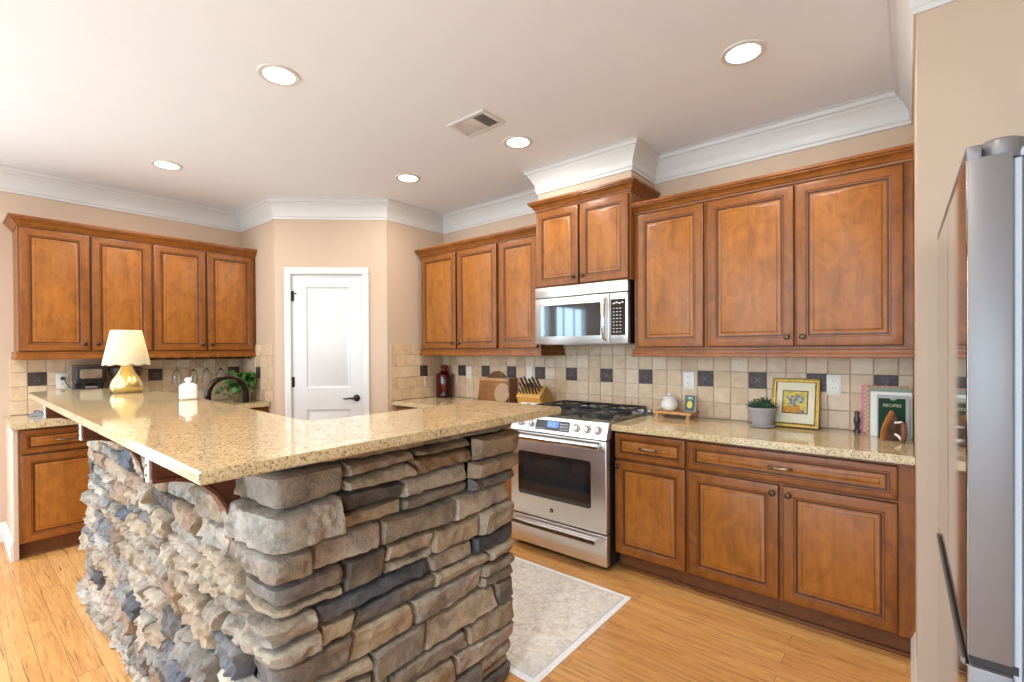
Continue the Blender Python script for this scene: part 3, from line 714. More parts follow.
mb = MB(); mb.prism([(2.600, .800), (2.585, .806), (2.552, .800), (2.545, .788), (2.545, .770), (2.552, .762), (2.565, .765), (2.572, .782), (2.600, .785)], RX0+.025, RX1-.030, 'steel_bright', .003, T=Matrix(((0, 0, 1, 0), (1, 0, 0, 0), (0, 1, 0, 0), (0, 0, 0, 1)))); loc_build(mb, 'handle', od, RO)
mb = MB(); mb.lathe([(.0145, 0), (.0145, .002), (.012, .003), (.001, .003)], 'slot', 20, T=T_(-1.826, 2.600, .305) @ RX_(90)); bd = loc_build(mb, 'badge', od, RO)
mb = MB()    # monogram strokes on the badge
for k, (cx_, w0) in enumerate(((-1.8315, .0040), (-1.8205, .0040))):
    mb.tube([(cx_+w0*math.cos(R(a)), 2.5965, .305+.0065*math.sin(R(a))) for a in range(40, 330, 24)], .0009, 'steel_bright', 6)
mb.tube([(-1.8365, 2.5965, .3045), (-1.832, 2.5965, .3065), (-1.826, 2.5965, .305), (-1.8165, 2.5965, .3055)], .0009, 'steel_bright', 6)
loc_build(mb, 'monogram', bd, RO)
mb = MB(); mb.box((RX0, 2.602, .036), (RX1, 2.645, .228), 'steel', .006, 3); dw = loc_build(mb, 'drawer', rg, RO)
mb = MB(); mb.prism([(2.602, .205), (2.570, .205), (2.558, .198), (2.555, .180), (2.562, .172), (2.572, .176), (2.575, .190), (2.602, .192)], RX0+.02, RX1-.06, 'steel_bright', .003, T=Matrix(((0, 0, 1, 0), (1, 0, 0, 0), (0, 1, 0, 0), (0, 0, 0, 1)))); loc_build(mb, 'handle', dw, RO)
# control panel: tilted stainless face
CPA = math.degrees(math.atan2(.036, .100))
TC = T_(0, 2.598, .820) @ RX_(-CPA)
mb = MB(); mb.prism([(2.598, .820), (2.645, .815), (2.72, .905), (2.72, .926), (2.645, .926), (2.634, .922)], RX0-.001, RX1+.001, 'steel', .003, T=Matrix(((0, 0, 1, 0), (1, 0, 0, 0), (0, 1, 0, 0), (0, 0, 0, 1))))
cp_ = loc_build(mb, 'control_panel', rg, RO)
mb = MB(); mb.box((-1.962, -.003, .020), (-1.690, .003, .088), 'black_glass', .002, T=TC); ds = loc_build(mb, 'display', cp_, RO)
mb = MB(); mb.box((-1.868, -.0038, .040), (-1.775, -.003, .082), 'screen_blue', 0, T=TC)
for k, ch in enumerate('88'): pass
for x in (-1.850, -1.836, -1.818, -1.804):
    for z in (.050, .060, .070): mb.box((x-.004, -.0042, z-.0008), (x+.004, -.0038, z+.0008), 'screen_text', 0, T=TC)
loc_build(mb, 'screen', ds, RO)
mb = MB()
for i in range(4):
    for j in range(3): mb.box((-1.762+i*.017, -.0036, .030+j*.018), (-1.753+i*.017, -.003, .036+j*.018), 'key_white', 0, T=TC)
loc_build(mb, 'key_pad', ds, RO); mb = MB()
for i in range(5): mb.box((-1.955+i*.016, -.0036, .028), (-1.945+i*.016, -.003, .031), 'key_white', 0, T=TC)
loc_build(mb, 'label_strip', ds, RO)
for x in (-2.090, -2.000, -1.636, -1.558, -1.480):
    mb = MB(); mb.lathe([(.027, 0), (.027, .004), (.0235, .008), (.0225, .026), (.019, .031), (.001, .032)], 'steel_bright', 24, T=TC @ T_(x, 0, .056) @ RX_(90))
    mb.box((x-.0045, -.040, .036), (x+.0045, -.028, .076), 'steel_bright', .003, 2, T=TC); loc_build(mb, 'knob', cp_, RO)
# cooktop, burners and grates
mb = MB(); mb.box((RX0-.002, 2.68, .906), (RX1+.002, W-.013, .922), 'cook_steel', .003, 2)
mb.box((RX0+.03, 2.715, .9215), (RX1-.03, W-.05, .9245), 'cook_steel', .001)
mb.box((RX0-.002, W-.05, .920), (RX1+.002, W-.013, .940), 'cook_steel', .004, 2); loc_build(mb, 'cooktop', rg, RO)
for bx_, by, br in ((-2.04, 2.84, .045), (-2.04, 3.12, .036), (-1.797, 2.98, .048), (-1.555, 2.84, .040), (-1.555, 3.12, .045)):
    mb = MB(); mb.lathe([(br*1.35, .9245), (br*1.3, .931), (br, .934), (br, .943), (br*.93, .949), (br*.3, .951), (.001, .951)], 'black_matte', 22, T=T_(bx_, by, 0)); loc_build(mb, 'burner', rg, RO)
for gx0, gx1 in ((RX0+.035, -1.925), (-1.920, -1.674), (-1.669, RX1-.035)):
    mb = MB(); z = .962; y0, y1 = 2.72, W-.055; xm = (gx0+gx1)/2
    P = [(gx0, y0, z), (gx1, y0, z), (gx1, y1, z), (gx0, y1, z)]
    for a, b in zip(P, P[1:]+P[:1]): mb.tube([a, b], .0075, 'black_matte', 8)
    mb.tube([(gx0, (y0+y1)/2, z), (gx1, (y0+y1)/2, z)], .0075, 'black_matte', 8)
    for yc in (y0+.125, y1-.125):
        for a in range(4):
            ang = R(45+90*a); ex = gx0 if math.cos(ang) < 0 else gx1; ey = yc+(.115 if math.sin(ang) > 0 else -.115)
            mb.tube([(xm+.022*math.cos(ang), yc+.022*math.sin(ang), z+.010), (xm+.07*math.cos(ang), yc+.07*math.sin(ang), z+.009), (ex, ey, z)], [.006, .0075, .0075], 'black_matte', 8)
    for x, y in ((gx0, y0), (gx1, y0), (gx0, y1), (gx1, y1)): mb.tube([(x, y, z), (x, y, .9245)], .007, 'black_matte', 8)
    loc_build(mb, 'grate', rg, RO)

# ------------------------------------------------------------------ microwave
mw = thing('microwave', 'stainless over-the-range microwave hung beneath the raised wall cabinet', 'microwave', (-1.797, 3.1, 1.415)); MO = Vector((-1.797, 3.1, 1.415))
mb = MB(); mb.box((RX0+.002, 2.942, 1.418), (RX1-.002, W-.010, 1.8425), 'black', .003)
mb.box((RX0+.05, 2.97, 1.4155), (RX1-.05, 3.2, 1.4185), 'steel', .001); loc_build(mb, 'body', mw, MO)
mb = MB(); mb.box((RX0, 2.900, 1.765), (RX1, 2.942, 1.842), 'steel', .004, 2); loc_build(mb, 'vent_panel', mw, MO)
mb = MB(); mb.box((RX0, 2.900, 1.418), (-1.552, 2.942, 1.760), 'steel', .004, 2); md = loc_build(mb, 'door', mw, MO)
mb = MB(); mb.prism(rrect(-2.126, -1.618, 1.476, 1.706, .006), -2.9005, -2.8985, 'black_glass', .0006, T=TXZ); dg = loc_build(mb, 'door_window', md, MO)
mb = MB(); mb.prism(rrect(-2.106, -1.638, 1.497, 1.688, .004), -2.8985, -2.8980, 'grey_glass', 0, T=TXZ); loc_build(mb, 'window_screen', dg, MO)
mb = MB(); hp = [(-1.577, 2.900, 1.445), (-1.577, 2.875, 1.452), (-1.577, 2.862, 1.49), (-1.577, 2.857, 1.585), (-1.577, 2.862, 1.68), (-1.577, 2.875, 1.718), (-1.577, 2.900, 1.725)]
mb.tube(hp, [.012, .013, .0145, .015, .0145, .013, .012], 'steel_bright', 14); loc_build(mb, 'handle', md, MO)
mb = MB(); mb.box((-1.549, 2.900, 1.418), (RX1, 2.942, 1.760), 'steel', .004, 2); cp2 = loc_build(mb, 'control_panel', mw, MO)
mb = MB(); mb.prism(rrect(-1.538, -1.432, 1.474, 1.716, .006), -2.9005, -2.8985, 'black_glass', .0006, T=TXZ); kp = loc_build(mb, 'key_panel', cp2, MO)
mb = MB()
for k in range(4): mb.box((-1.524+k*.021, 2.8975, 1.684+.006*(k % 2)), (-1.508+k*.021, 2.8983, 1.692+.006*(k % 2)), 'key_white', 0)
loc_build(mb, 'display', kp, MO); mb = MB()
for r_i in range(8):
    for c_i in range(3): mb.box((-1.523+c_i*.024, 2.8975, 1.494+r_i*.0225), (-1.510+c_i*.024, 2.8983, 1.498+r_i*.0225), 'key_white', 0)
loc_build(mb, 'keys', kp, MO)

# ------------------------------------------------------------------ refrigerator (doors face -X)
fr = thing('refrigerator', 'tall grey and stainless French door refrigerator at the right edge of the room', 'refrigerator', (.4965, 1.73, 0), R(.45)); FO = Vector((.5, 1.73, 0))
FY0, FY1, FX = 1.272, 2.185, .088
mb = MB(); mb.box((.165, FY0+.004, .03), (.86, FY1, 1.738), 'fridge_grey', .004, 2).box((.25, FY0+.05, 0), (.80, FY1-.05, .03), 'black', 0); loc_build(mb, 'body', fr, FO)
mb = MB(); mb.box((.153, FY0+.012, .06), (.166, FY1-.01, 1.735), 'fridge_light', .002); loc_build(mb, 'door_gasket', fr, FO)
YM = (FY0+FY1)/2
def fdoor(name, y0, y1, z0, z1, notch):
    mb = MB(); mb.box((FX+.002, y0, z0), (.152, y1, z1), 'fridge_grey', .003, 2)
    mb.box((FX, y0+.002, z0+.001), (FX+.006, y1-.002, z1+.001), 'mirror_steel', .002)
    if notch: mb.box((FX, y0, z1-.004), (FX+.022, y1, z1+.024), 'fridge_grey', .003, 2)
    return loc_build(mb, name, fr, FO)
dl = fdoor('upper_door', FY0, YM-.003, .785, 1.745, True); d2 = fdoor('upper_door', YM+.003, FY1, .785, 1.745, True); fd = fdoor('freezer_drawer', FY0, FY1, .05, .765, False)
mb = MB(); mb.prism([(FX, .757), (FX-.005, .762), (FX-.008, .766), (FX-.008, .772), (FX-.005, .774), (FX, .772)], FY0+.01, FY1-.10, 'fridge_grey', .001, T=Matrix(((1, 0, 0, 0), (0, 0, 1, 0), (0, 1, 0, 0), (0, 0, 0, 1)))); loc_build(mb, 'handle', fd, FO)
mb = MB(); mb.lathe([(.034, 1.738), (.036, 1.760), (.034, 1.775), (.026, 1.780), (.001, 1.780)], 'fridge_grey', 22, T=T_(.140, FY0+.045, 0)).box((.14, FY0+.02, 1.738), (.30, FY0+.075, 1.756), 'fridge_light', .004, 2); loc_build(mb, 'hinge_cover', fr, FO)
mb = MB(); mb.box((.095, FY0+.01, .767), (.160, FY1-.01, .783), 'black', 0); loc_build(mb, 'gap_seal', fr, FO)

# ------------------------------------------------------------------ rug
mb = MB(); rx0, rx1, ry0, ry1 = -3.05, -1.172, 1.545, 2.435
mb.box((rx0, ry0, .0005), (rx1, ry1, .007), 'rug_edge', .003).box((rx0+.028, ry0+.028, .006), (rx1-.028, ry1-.028, .0078), 'rug_blue', .001).box((rx0+.040, ry0+.040, .007), (rx1-.040, ry1-.040, .0085), 'rug', .001)
tag(mb.build('rug'), 'faded cream and beige runner rug on the floor before the range', 'rug')

# ------------------------------------------------------------------ ceiling fixtures
def clight(x, y, label, watts=None):
    t = thing('ceiling_light', label, 'ceiling light', (x, y, CEIL), 0, 'recessed ceiling lights')
    MB().lathe([(.072, -.004), (.082, -.007), (.094, -.006), (.098, 0), (.060, 0), (.060, -.003)], 'white', 36, cap=False).build('trim_ring', t)
    MB().lathe([(.001, -.0035), (.074, -.0035), (.074, -.0015), (.001, -.0015)], 'light_lens', 32, cap=False).build('lens', t)
    L = bpy.data.lights.new('recessed_lamp', 'AREA'); L.shape = 'DISK'; L.size = .14; L.energy = watts or LIGHT_W; L.color = (1, .96, .90)
    lo = bpy.data.objects.new('recessed_lamp', L); COL.objects.link(lo); lo.parent = t; lo.location = (0, 0, -.012)
    return t
for x, y, l in ((-2.375, 1.077, 'round recessed ceiling light above the stone island bar'), (-.578, 2.371, 'round recessed ceiling light at right, above the counter with books'),
                (-4.141, 1.066, 'round recessed ceiling light farthest left, by the left wall cabinets'), (-1.956, 2.428, 'round recessed ceiling light beside the air vent, before the microwave'),
                (-3.026, 2.370, 'round recessed ceiling light nearest the pantry door corner')): clight(x, y, l)
for x, y, l in ((-2.375, -.9, 'added fill ceiling light behind the camera, middle row'), (-.578, -.3, 'added fill ceiling light over the camera, right'), (-3.9, -.9, 'added fill ceiling light behind the camera, left'), (-.578, -2.6, 'added fill ceiling light near rear windows, right'), (-2.6, -2.6, 'added fill ceiling light near rear windows, middle')): clight(x, y, l, 26)  # unseen stronger lamps, added to fill the room and lift the ceiling
vt = thing('ceiling_vent', 'white rectangular air vent on the ceiling beside a recessed light', 'vent', (-1.985, 2.066, CEIL))
mb = MB(); hx, hy = .150, .100
for a, b in (((-hx, -hy), (hx, -hy+.028)), ((-hx, hy-.028), (hx, hy)), ((-hx, -hy+.028), (-hx+.03, hy-.028)), ((hx-.03, -hy+.028), (hx, hy-.028)), ((-.038, -hy+.028), (.038, hy-.028))): mb.box((*a, -.010), (*b, 0), 'white', .003, 2)
mb.build('frame', vt)
MB().box((-hx+.02, -hy+.02, -.002), (hx-.02, hy-.02, -.0005), 'slot', 0).build('duct_backing', vt)
for x0 in (-hx+.032, .040):
    mb = MB()
    for k in range(6): 
        x = x0+.004+k*.0135; mb.box((-.0065, -hy+.030, -.0006), (.0065, hy-.030, .0006), 'white', 0, T=T_(x, 0, -.0065) @ RY_(-26 if x0 < 0 else 52))
    mb.build('louvre_panel', vt)

# ------------------------------------------------------------------ things on the bar
lp = thing('table_lamp', 'small lamp with scalloped cream shade and gold gourd base on bar top', 'lamp', (-3.72, .738, 1.130))
MB().lathe([(.001, 0), (.060, 0), (.068, .004), (.077, .018), (.082, .036), (.081, .052), (.074, .075), (.060, .098), (.046, .120), (.035, .142), (.027, .165), (.023, .185), (.022, .200), (.001, .200)], 'gold', 40, cap=False).build('lamp_base', lp)
MB().lathe([(.012, .199), (.012, .225), (.018, .23), (.018, .262), (.001, .262)], 'gold', 16).tube([(-.018, 0, .25), (-.076, 0, .372), (.076, 0, .372), (.018, 0, .25)], .0018, 'gold', 6).build('socket', lp)
mb = MB(); tb = bmesh.new(); n = 96; ringz = [0, .02, .06, .12, .18, .203]; rr = []
for layer in (0, 1):
    for q, zz in enumerate(ringz):
        ring = []
        for i in range(n):
            a = 2*math.pi*i/n; r = .118-(.118-.077)*(zz/.203)-layer*.0018
            z = .182+zz-(.013*abs(math.sin(a*5)) if q == 0 else (.004*abs(math.sin(a*5)) if q == 1 else 0))
            ring.append(tb.verts.new((r*math.cos(a), r*math.sin(a), z)))
        rr.append(ring)
def band(A, B):
    for i in range(n): tb.faces.new([A[i], A[(i+1) % n], B[(i+1) % n], B[i]])
k = len(ringz)
for q in range(k-1): band(rr[q], rr[q+1]); band(rr[k+q+1], rr[k+q])
band(rr[k-1], rr[2*k-1]); band(rr[k], rr[0]); bmesh.ops.recalc_face_normals(tb, faces=list(tb.faces))
mb.merge(tb, 'shade').build('lamp_shade', lp)
M['bulb'] = emit('lamp_bulb', (1, .86, .62), 12)
MB().lathe([(.001, .262), (.016, .266), (.028, .29), (.029, .305), (.020, .328), (.001, .335)], 'bulb', 18).build('bulb', lp)
L = bpy.data.lights.new('lamp_light', 'POINT'); L.energy = 2.5; L.color = (1, .83, .58); L.shadow_soft_size = .03
lo = bpy.data.objects.new('lamp_light', L); COL.objects.link(lo); lo.parent = lp; lo.location = (.0, 0, .36)

cn = thing('ceramic_canister', 'square white ceramic canister with round knob on bar top by the faucet', 'canister', (-2.915, .835, 1.130), R(-16))
MB().box((-.040, -.040, 0), (.040, .040, .080), 'ceramic', .012, 4).build('jar_body', cn)
MB().box((-.026, -.026, .0795), (.026, .026, .086), 'ceramic', .004, 2).lathe([(.012, .086), (.011, .092), (.016, .098), (.017, .106), (.012, .113), (.001, .115)], 'ceramic', 18).build('lid', cn)

# ------------------------------------------------------------------ right counter
CT = .9141
ty = thing('riser_tray', 'small pale wooden riser on the counter beside the range', 'tray', (-1.205, 3.185, CT))
MB().box((-.127, -.085, .030), (.127, .085, .046), 'tray_wood', .003, 2).build('tray_top', ty)
for x in (-.105, .105):
    for y in (-.068, .068): MB().lathe([(.012, 0), (.014, .006), (.011, .016), (.014, .030)], 'tray_wood', 14, T=T_(x, y, 0)).build('leg', ty)
TZ = CT+.046
jr = thing('lidded_jar', 'round white lidded jar on the small wooden riser', 'jar', (-1.252, 3.19, TZ))
MB().lathe([(.001, 0), (.036, 0), (.042, .004), (.054, .022), (.058, .040), (.054, .058), (.044, .070), (.041, .076), (.044, .080), (.044, .084), (.040, .084)], 'ceramic', 30, cap=False).build('jar_body', jr)
MB().lathe([(.047, .0845), (.049, .088), (.046, .094), (.034, .099), (.012, .104), (.009, .108), (.012, .114), (.008, .120), (.001, .121)], 'ceramic', 28).build('lid', jr)
M['card_dark'] = plain('card_dark_green', (.045, .085, .075), .5, var=.2, vs=30); M['lemon'] = plain('lemon_yellow', (.72, .60, .10), .5); M['leafgreen'] = plain('printed_leaf_green', (.10, .25, .05), .5); M['pale_print'] = plain('pale_print', (.60, .66, .55), .5)
TL2 = T_(-1.107, 3.165, TZ) @ RZ_(-8) @ RX_(-10)
cdp = thing('lemon_picture', 'little upright lemon picture leaning on the wooden riser', 'picture', (-1.107, 3.165, TZ)); cdp.rotation_euler = (R(-10), 0, R(-8))
MB().box((-.040, -.004, .0015), (.040, .006, .114), 'grey_cover', .002).build('card_frame', cdp)
mb = MB(); mb.box((-.034, -.0052, .008), (.034, -.004, .108), 'card_dark', 0)
mb.prism([(.019*math.cos(R(a)), .048+(.026 if math.sin(R(a)) > 0 else .023)*math.sin(R(a))) for a in range(0, 360, 20)], .0052, .0064, 'lemon', T=TXZ)
for sx_, ang in ((-1, 35), (1, -30), (0, 0)):
    mb.prism([(.013*math.cos(R(a)), .006*math.sin(R(a))) for a in range(0, 360, 30)], .0053, .0062, 'leafgreen', T=T_(sx_*.012, 0, .082+abs(sx_-.3)*.003) @ RY_(ang) @ TXZ)
mb.prism([(.022*math.cos(R(a)), .090+.010*math.sin(R(a))) for a in range(0, 360, 30)], .0053, .0058, 'pale_print', T=TXZ)
mb.build('print', cdp)

pt = thing('succulent_pot', 'grey clay pot of dark succulents in front of the gold picture frame', 'potted plant', (-.662, 3.118, CT))
MB().lathe([(.001, 0), (.058, 0), (.068, .006), (.071, .018), (.066, .018), (.060, .008), (.001, .008)], 'grey_pot', 32, cap=False).build('saucer', pt)
MB().lathe([(.001, .0085), (.052, .0085), (.056, .012), (.074, .098), (.080, .100), (.081, .116), (.074, .118), (.070, .104), (.001, .104)], 'grey_pot', 36, cap=False).build('pot', pt)
MB().lathe([(.001, .107), (.071, .105)], 'soil', 20, cap=False).build('soil', pt)
rnd = random.Random(4)
for cx_, cy_, sc_, hh in ((-.028, -.010, 1.15, .0), (.034, -.018, .95, 0), (.006, .030, 1.1, .012), (-.048, .024, .8, 0), (.046, .026, .8, 0)):
    mb = MB()
    for lay, (nn, tilt, ln) in enumerate(((8, 68, .046), (7, 42, .046), (5, 18, .044))):
        for i in range(nn):
            T = T_(cx_, cy_, .104+hh) @ RZ_(360*i/nn+lay*23+rnd.uniform(-8, 8)) @ RY_(tilt+rnd.uniform(-6, 6)) @ Matrix.Diagonal((.6*sc_, 1.15*sc_, 1.3*sc_, 1))
            mb.lathe([(.002, 0), (.006, ln*.25), (.0072, ln*.5), (.005, ln*.8), (.0008, ln)], 'succulent', 8, T=T)
    mb.build('succulent', pt)

pf = thing('picture_frame', 'gold framed flower painting with cream mat leaning on the backsplash', 'picture', (-.512, 3.196, CT)); pf.rotation_euler = (R(-17), 0, 0)
mb = MB(); fw2_, fh2 = .125, .292
for i, (ins, d) in enumerate(((0, .022),)): pass
def frame_ring(mb, x0, x1, z0, z1, wd, prof, m):
    """mitred picture frame moulding; prof: (inset, y)"""
    tb = bmesh.new(); prev = None; rgs = []
    for ins, y in prof: rgs.append([tb.verts.new(p) for p in ((x0+ins, y, z0+ins), (x1-ins, y, z0+ins), (x1-ins, y, z1-ins), (x0+ins, y, z1-ins))])
    for A, B in zip(rgs, rgs[1:]+rgs[:1]):
        for i in range(4): tb.faces.new([A[i], A[(i+1) % 4], B[(i+1) % 4], B[i]])
    bmesh.ops.recalc_face_normals(tb, faces=list(tb.faces)); mb.merge(tb, m)
frame_ring(mb, -.122, .126, .001, .296, .026, [(0, .012), (0, -.006), (.004, -.010), (.009, -.010), (.012, -.006), (.018, -.005), (.022, -.008), (.026, -.006), (.026, .012)], 'gold_frame'); mb.build('frame', pf)
mb = MB(); mb.box((-.100, -.002, .022), (.104, .010, .275), 'mat_board', 0); mb.build('mat_board', pf)
M['p_yellow'] = plain('paint_yellow', (.62, .47, .10), .7, var=.35, vs=40); M['p_orange'] = plain('paint_orange', (.58, .26, .035), .7, var=.3, vs=40); M['p_blue'] = plain('paint_slate', (.16, .19, .22), .7, var=.6, vs=60); M['p_pale'] = plain('paint_pale', (.40, .43, .44), .7, var=.3, vs=60); M['p_dark'] = plain('paint_edge', (.10, .075, .045), .6)
mb = MB(); mb.box((-.066, -.0030, .083), (.068, -.002, .222), 'p_dark', 0).box((-.060, -.0036, .089), (.062, -.003, .216), 'p_yellow', 0).box((-.060, -.0040, .089), (.030, -.0036, .124), 'p_orange', 0)
mb.prism([(-.016, .096), (.022, .096), (.028, .132), (-.020, .132)], .0040, .0046, 'p_orange', T=TXZ)
for i in range(46):
    a = rnd.uniform(0, 6.28); r = rnd.random()**.6; x, z = .002+.043*r*math.cos(a), .165+.036*r*math.sin(a); s = rnd.uniform(.004, .009)
    mb.prism([(x+s*math.cos(R(q))*rnd.uniform(.7, 1.2), z+s*math.sin(R(q))*rnd.uniform(.7, 1.2)) for q in range(0, 360, 45)], .0041+i*2e-5, .0048+i*2e-5, 'p_blue' if i % 3 else 'p_pale', T=TXZ)
for x, z, s in ((.050, .145, .010), (.040, .098, .012), (-.050, .130, .006)): mb.prism([(x+s*math.cos(R(q)), z+s*.7*math.sin(R(q))) for q in range(0, 360, 40)], .0041, .0050, 'p_yellow' if z > .12 else 'p_blue', T=TXZ)
mb.build('painting', pf)
MB().box((-.112, .0105, .008), (.116, .0125, .286), 'board_wood', 0).build('backing', pf)

def book(label, x0, x1, y, th_, h, cover, lean=6, cat='book'):
    t = thing('book', label, cat, (x0, y, CT), 0, 'books at the end of the counter'); t.rotation_euler = (R(-lean), 0, 0)
    w_ = x1-x0; mb = MB(); mb.box((0, 0, .0008), (w_, .0022, h), cover, .0008).box((0, th_-.0022, .0008), (w_, th_, h), cover, .0008).box((0, 0, .0008), (.0025, th_, h), cover, .0008); mb.build('cover', t)
    MB().box((.0025, .0022, .004), (w_-.004, th_-.0022, h-.004), 'paper', 0).build('pages', t); return t
def check_mat():
    m, nt, bs = new_mat('red_cream_pattern'); v = coords(nt, (1, 1, 1)); ck = nt.nodes.new('ShaderNodeTexChecker'); ck.inputs['Scale'].default_value = 85
    ck.inputs['Color1'].default_value = (.50, .06, .035, 1); ck.inputs['Color2'].default_value = (.72, .52, .30, 1); nt.links.new(v, ck.inputs[0]); nt.links.new(ck.outputs[0], bs.inputs['Base Color']); return m
M['check'] = check_mat()
b1 = book('pink book rearmost of the standing books, thin strip showing', -.193, .010, 3.232, .018, .262, 'pink')
b2 = book('red and cream patterned spiral cookbook between pink and sage books', -.180, .014, 3.206, .020, .262, 'check')
mb = MB()
for k in range(24):
    z = .012+k*.0103; mb.tube([(.004+.006*math.cos(R(a)), .010+.013*math.sin(R(a)), z) for a in range(0, 360, 40)], .0011, 'off_white', 6, closed=True)
mb.build('spiral_binding', b2)
b3 = book('sage green book behind the white book, top edge showing', -.158, .020, 3.178, .022, .256, 'sage')
b4 = book('thick white book with pale spine between sage book and recipe book', -.150, .022, 3.138, .034, .236, 'paper')
b5 = book('dark green recipe book with gilt title at front of the books', -.121, .012, 3.112, .020, .216, 'green_cover')
mb = MB()
for a, b in (((.0, -.0008, .001), (.006, .0004, .222)), ((.116, -.0008, .001), (.133, .0004, .222)), ((.006, -.0008, .205), (.116, .0004, .222))): mb.box(a, b, 'grey_cover', 0)
mb.prism([(.066+.014*math.cos(R(a)), .205-.010*math.sin(R(a))) for a in range(0, 181, 20)], .0012, .0004, 'sage', T=TXZ)
mb.build('sleeve_border', b5)
def text_mesh(body, size, depth, mat, name, parent, loc, rot):
    cu = bpy.data.curves.new('t', 'FONT'); cu.body = body; cu.size = size; cu.extrude = depth; cu.align_x = 'CENTER'; cu.align_y = 'CENTER'
    to = bpy.data.objects.new('t', cu); COL.objects.link(to); bpy.context.view_layer.update()
    me = bpy.data.meshes.new_from_object(to.evaluated_get(bpy.context.evaluated_depsgraph_get())); bpy.data.objects.remove(to); bpy.data.curves.remove(cu)
    me.materials.clear(); me.materials.append(M[mat]); o = bpy.data.objects.new(name, me); COL.objects.link(o); o.parent = parent; o.location = loc; o.rotation_euler = rot; return o
text_mesh('RECIPES', .021, .0003, 'gilt', 'title', b5, (.062, -.0006, .168), (R(90), 0, 0))

ir = thing('flat_iron', 'antique brown flat iron standing on its heel before the recipe book', 'iron', (-.050, 3.045, CT), R(-56))
sole = [(0, -.048), (.052, -.046), (.080, -.036), (.118, -.020), (.146, -.004), (.150, 0), (.146, .004), (.118, .020), (.080, .036), (.052, .046), (0, .048)]
Ti = Matrix(((0, 0, 1, 0), (0, 1, 0, 0), (1, 0, 0, 0), (0, 0, 0, 1)))
MB().prism([(z, y) for z, y in sole], -.030, -.006, 'copper_wood', .004, T=Ti, seg=2).prism([(z*.86+.004, y*.72) for z, y in sole], -.006, .010, 'iron_grey', .005, T=Ti, seg=2).build('sole_plate', ir)
mb = MB(); mb.tube([(.008, 0, .092), (.030, 0, .096), (.048, 0, .100), (.060, 0, .099)], [.006, .005, .005, .005], 'off_white', 10).tube([(.008, 0, .034), (.028, 0, .030), (.046, 0, .018), (.060, 0, .006)], [.006, .006, .005, .005], 'off_white', 10); mb.build('handle_arm', ir)
MB().tube([(.060, 0, .005), (.066, 0, .025), (.069, 0, .052), (.066, 0, .080), (.060, 0, .101)], [.008, .011, .0125, .011, .008], 'dark_board', 12).build('grip', ir)
bd_ = MB().lathe([(.001, 0), (.016, 0), (.016, .010), (.010, .020), (.012, .045), (.016, .062), (.014, .080), (.010, .090), (.013, .104), (.011, .116), (.001, .120)], 'dark_brown', 20, cap=False).build('figurine', loc=(-.212, 3.222, CT))
tag(bd_, 'small dark turned ornament standing left of the pink book', 'ornament')

# ------------------------------------------------------------------ counter left of the range
ab = thing('glass_bottle', 'amber red apothecary bottle in the back corner of the counter', 'bottle', (-3.54, 3.205, CT))
MB().lathe([(.001, 0), (.074, 0), (.082, .006), (.083, .020), (.083, .212), (.080, .224), (.068, .240), (.045, .250), (.034, .258), (.030, .285), (.036, .288), (.036, .298), (.022, .298), (.022, .270), (.034, .250), (.070, .218), (.076, .198), (.076, .012), (.001, .010)], 'amber', 40, cap=False).build('bottle_body', ab)
MB().lathe([(.001, .2985), (.042, .2985), (.044, .304), (.040, .312), (.020, .318), (.001, .319)], 'amber', 30, cap=False).build('stopper', ab)
rb = MB().lathe([(.001, 0), (.128, 0), (.134, .004), (.134, .014), (.128, .018), (.001, .018)], 'dark_board', 44, T=RX_(90)).build('round_board', loc=(-2.905, 3.285, CT+.1345+.002)); rb.location.z = CT+.136
rb.rotation_euler = (R(-4), 0, 0); tag(rb, 'round dark wooden board behind the rectangular cutting board', 'board')
cb = thing('cutting_board', 'thick rectangular wooden cutting board leaning against backsplash', 'cutting board', (-2.90, 3.200, CT)); cb.rotation_euler = (R(-9), 0, 0)
MB().box((-.180, 0, .001), (.180, .030, .205), 'board_wood', .004, 2).build('board_body', cb)
MB().box((-.182, -.004, .186), (.182, .034, .211), 'light_wood', .004, 2).build('top_batten', cb)
db = MB().box((-.010, -.058, 0), (.010, .055, .215), 'dark_board', .003, 2).build('paddle_board', loc=(-2.672, 3.224, CT)); tag(db, 'dark narrow board standing on edge between cutting board and knife block', 'board')
ws = thing('wood_slice', 'oval pale wood slice with rings leaning before the cutting board', 'wood slice', (-2.752, 3.150, CT)); ws.rotation_euler = (R(-10), 0, 0)
def ring_mat():
    m, nt, bs = new_mat('ringed_wood'); v = coords(nt, (1, 1, 1)); sp = node(nt, 'ShaderNodeVectorMath', _operation='SUBTRACT'); nt.links.new(v, sp.inputs[0]); sp.inputs[1].default_value = (0, 0, .086)
    wv = nt.nodes.new('ShaderNodeTexWave'); wv.wave_type = 'RINGS'; wv.rings_direction = 'Y'; wv.inputs['Scale'].default_value = 19; wv.inputs['Distortion'].default_value = 2; nt.links.new(sp.outputs[0], wv.inputs[0])
    nt.links.new(ramp(nt, wv.outputs['Color'], [(.2, (.34, .19, .10)), (.7, (.55, .38, .24))]), bs.inputs['Base Color']); bs.inputs['Roughness'].default_value = .6; return m
M['rings'] = ring_mat()
MB().prism([(.078*math.cos(R(a)), .086+.084*math.sin(R(a))) for a in range(0, 360, 10)], .0, -.014, 'rings', .002, T=TXZ).build('slice_face', ws)
mb = MB(); mb.tube([(.079*math.cos(R(a)), .007, .0865+.0845*math.sin(R(a))) for a in range(0, 360, 10)], .0075, 'light_wood', 8, closed=True); mb.build('bark_rim', ws)

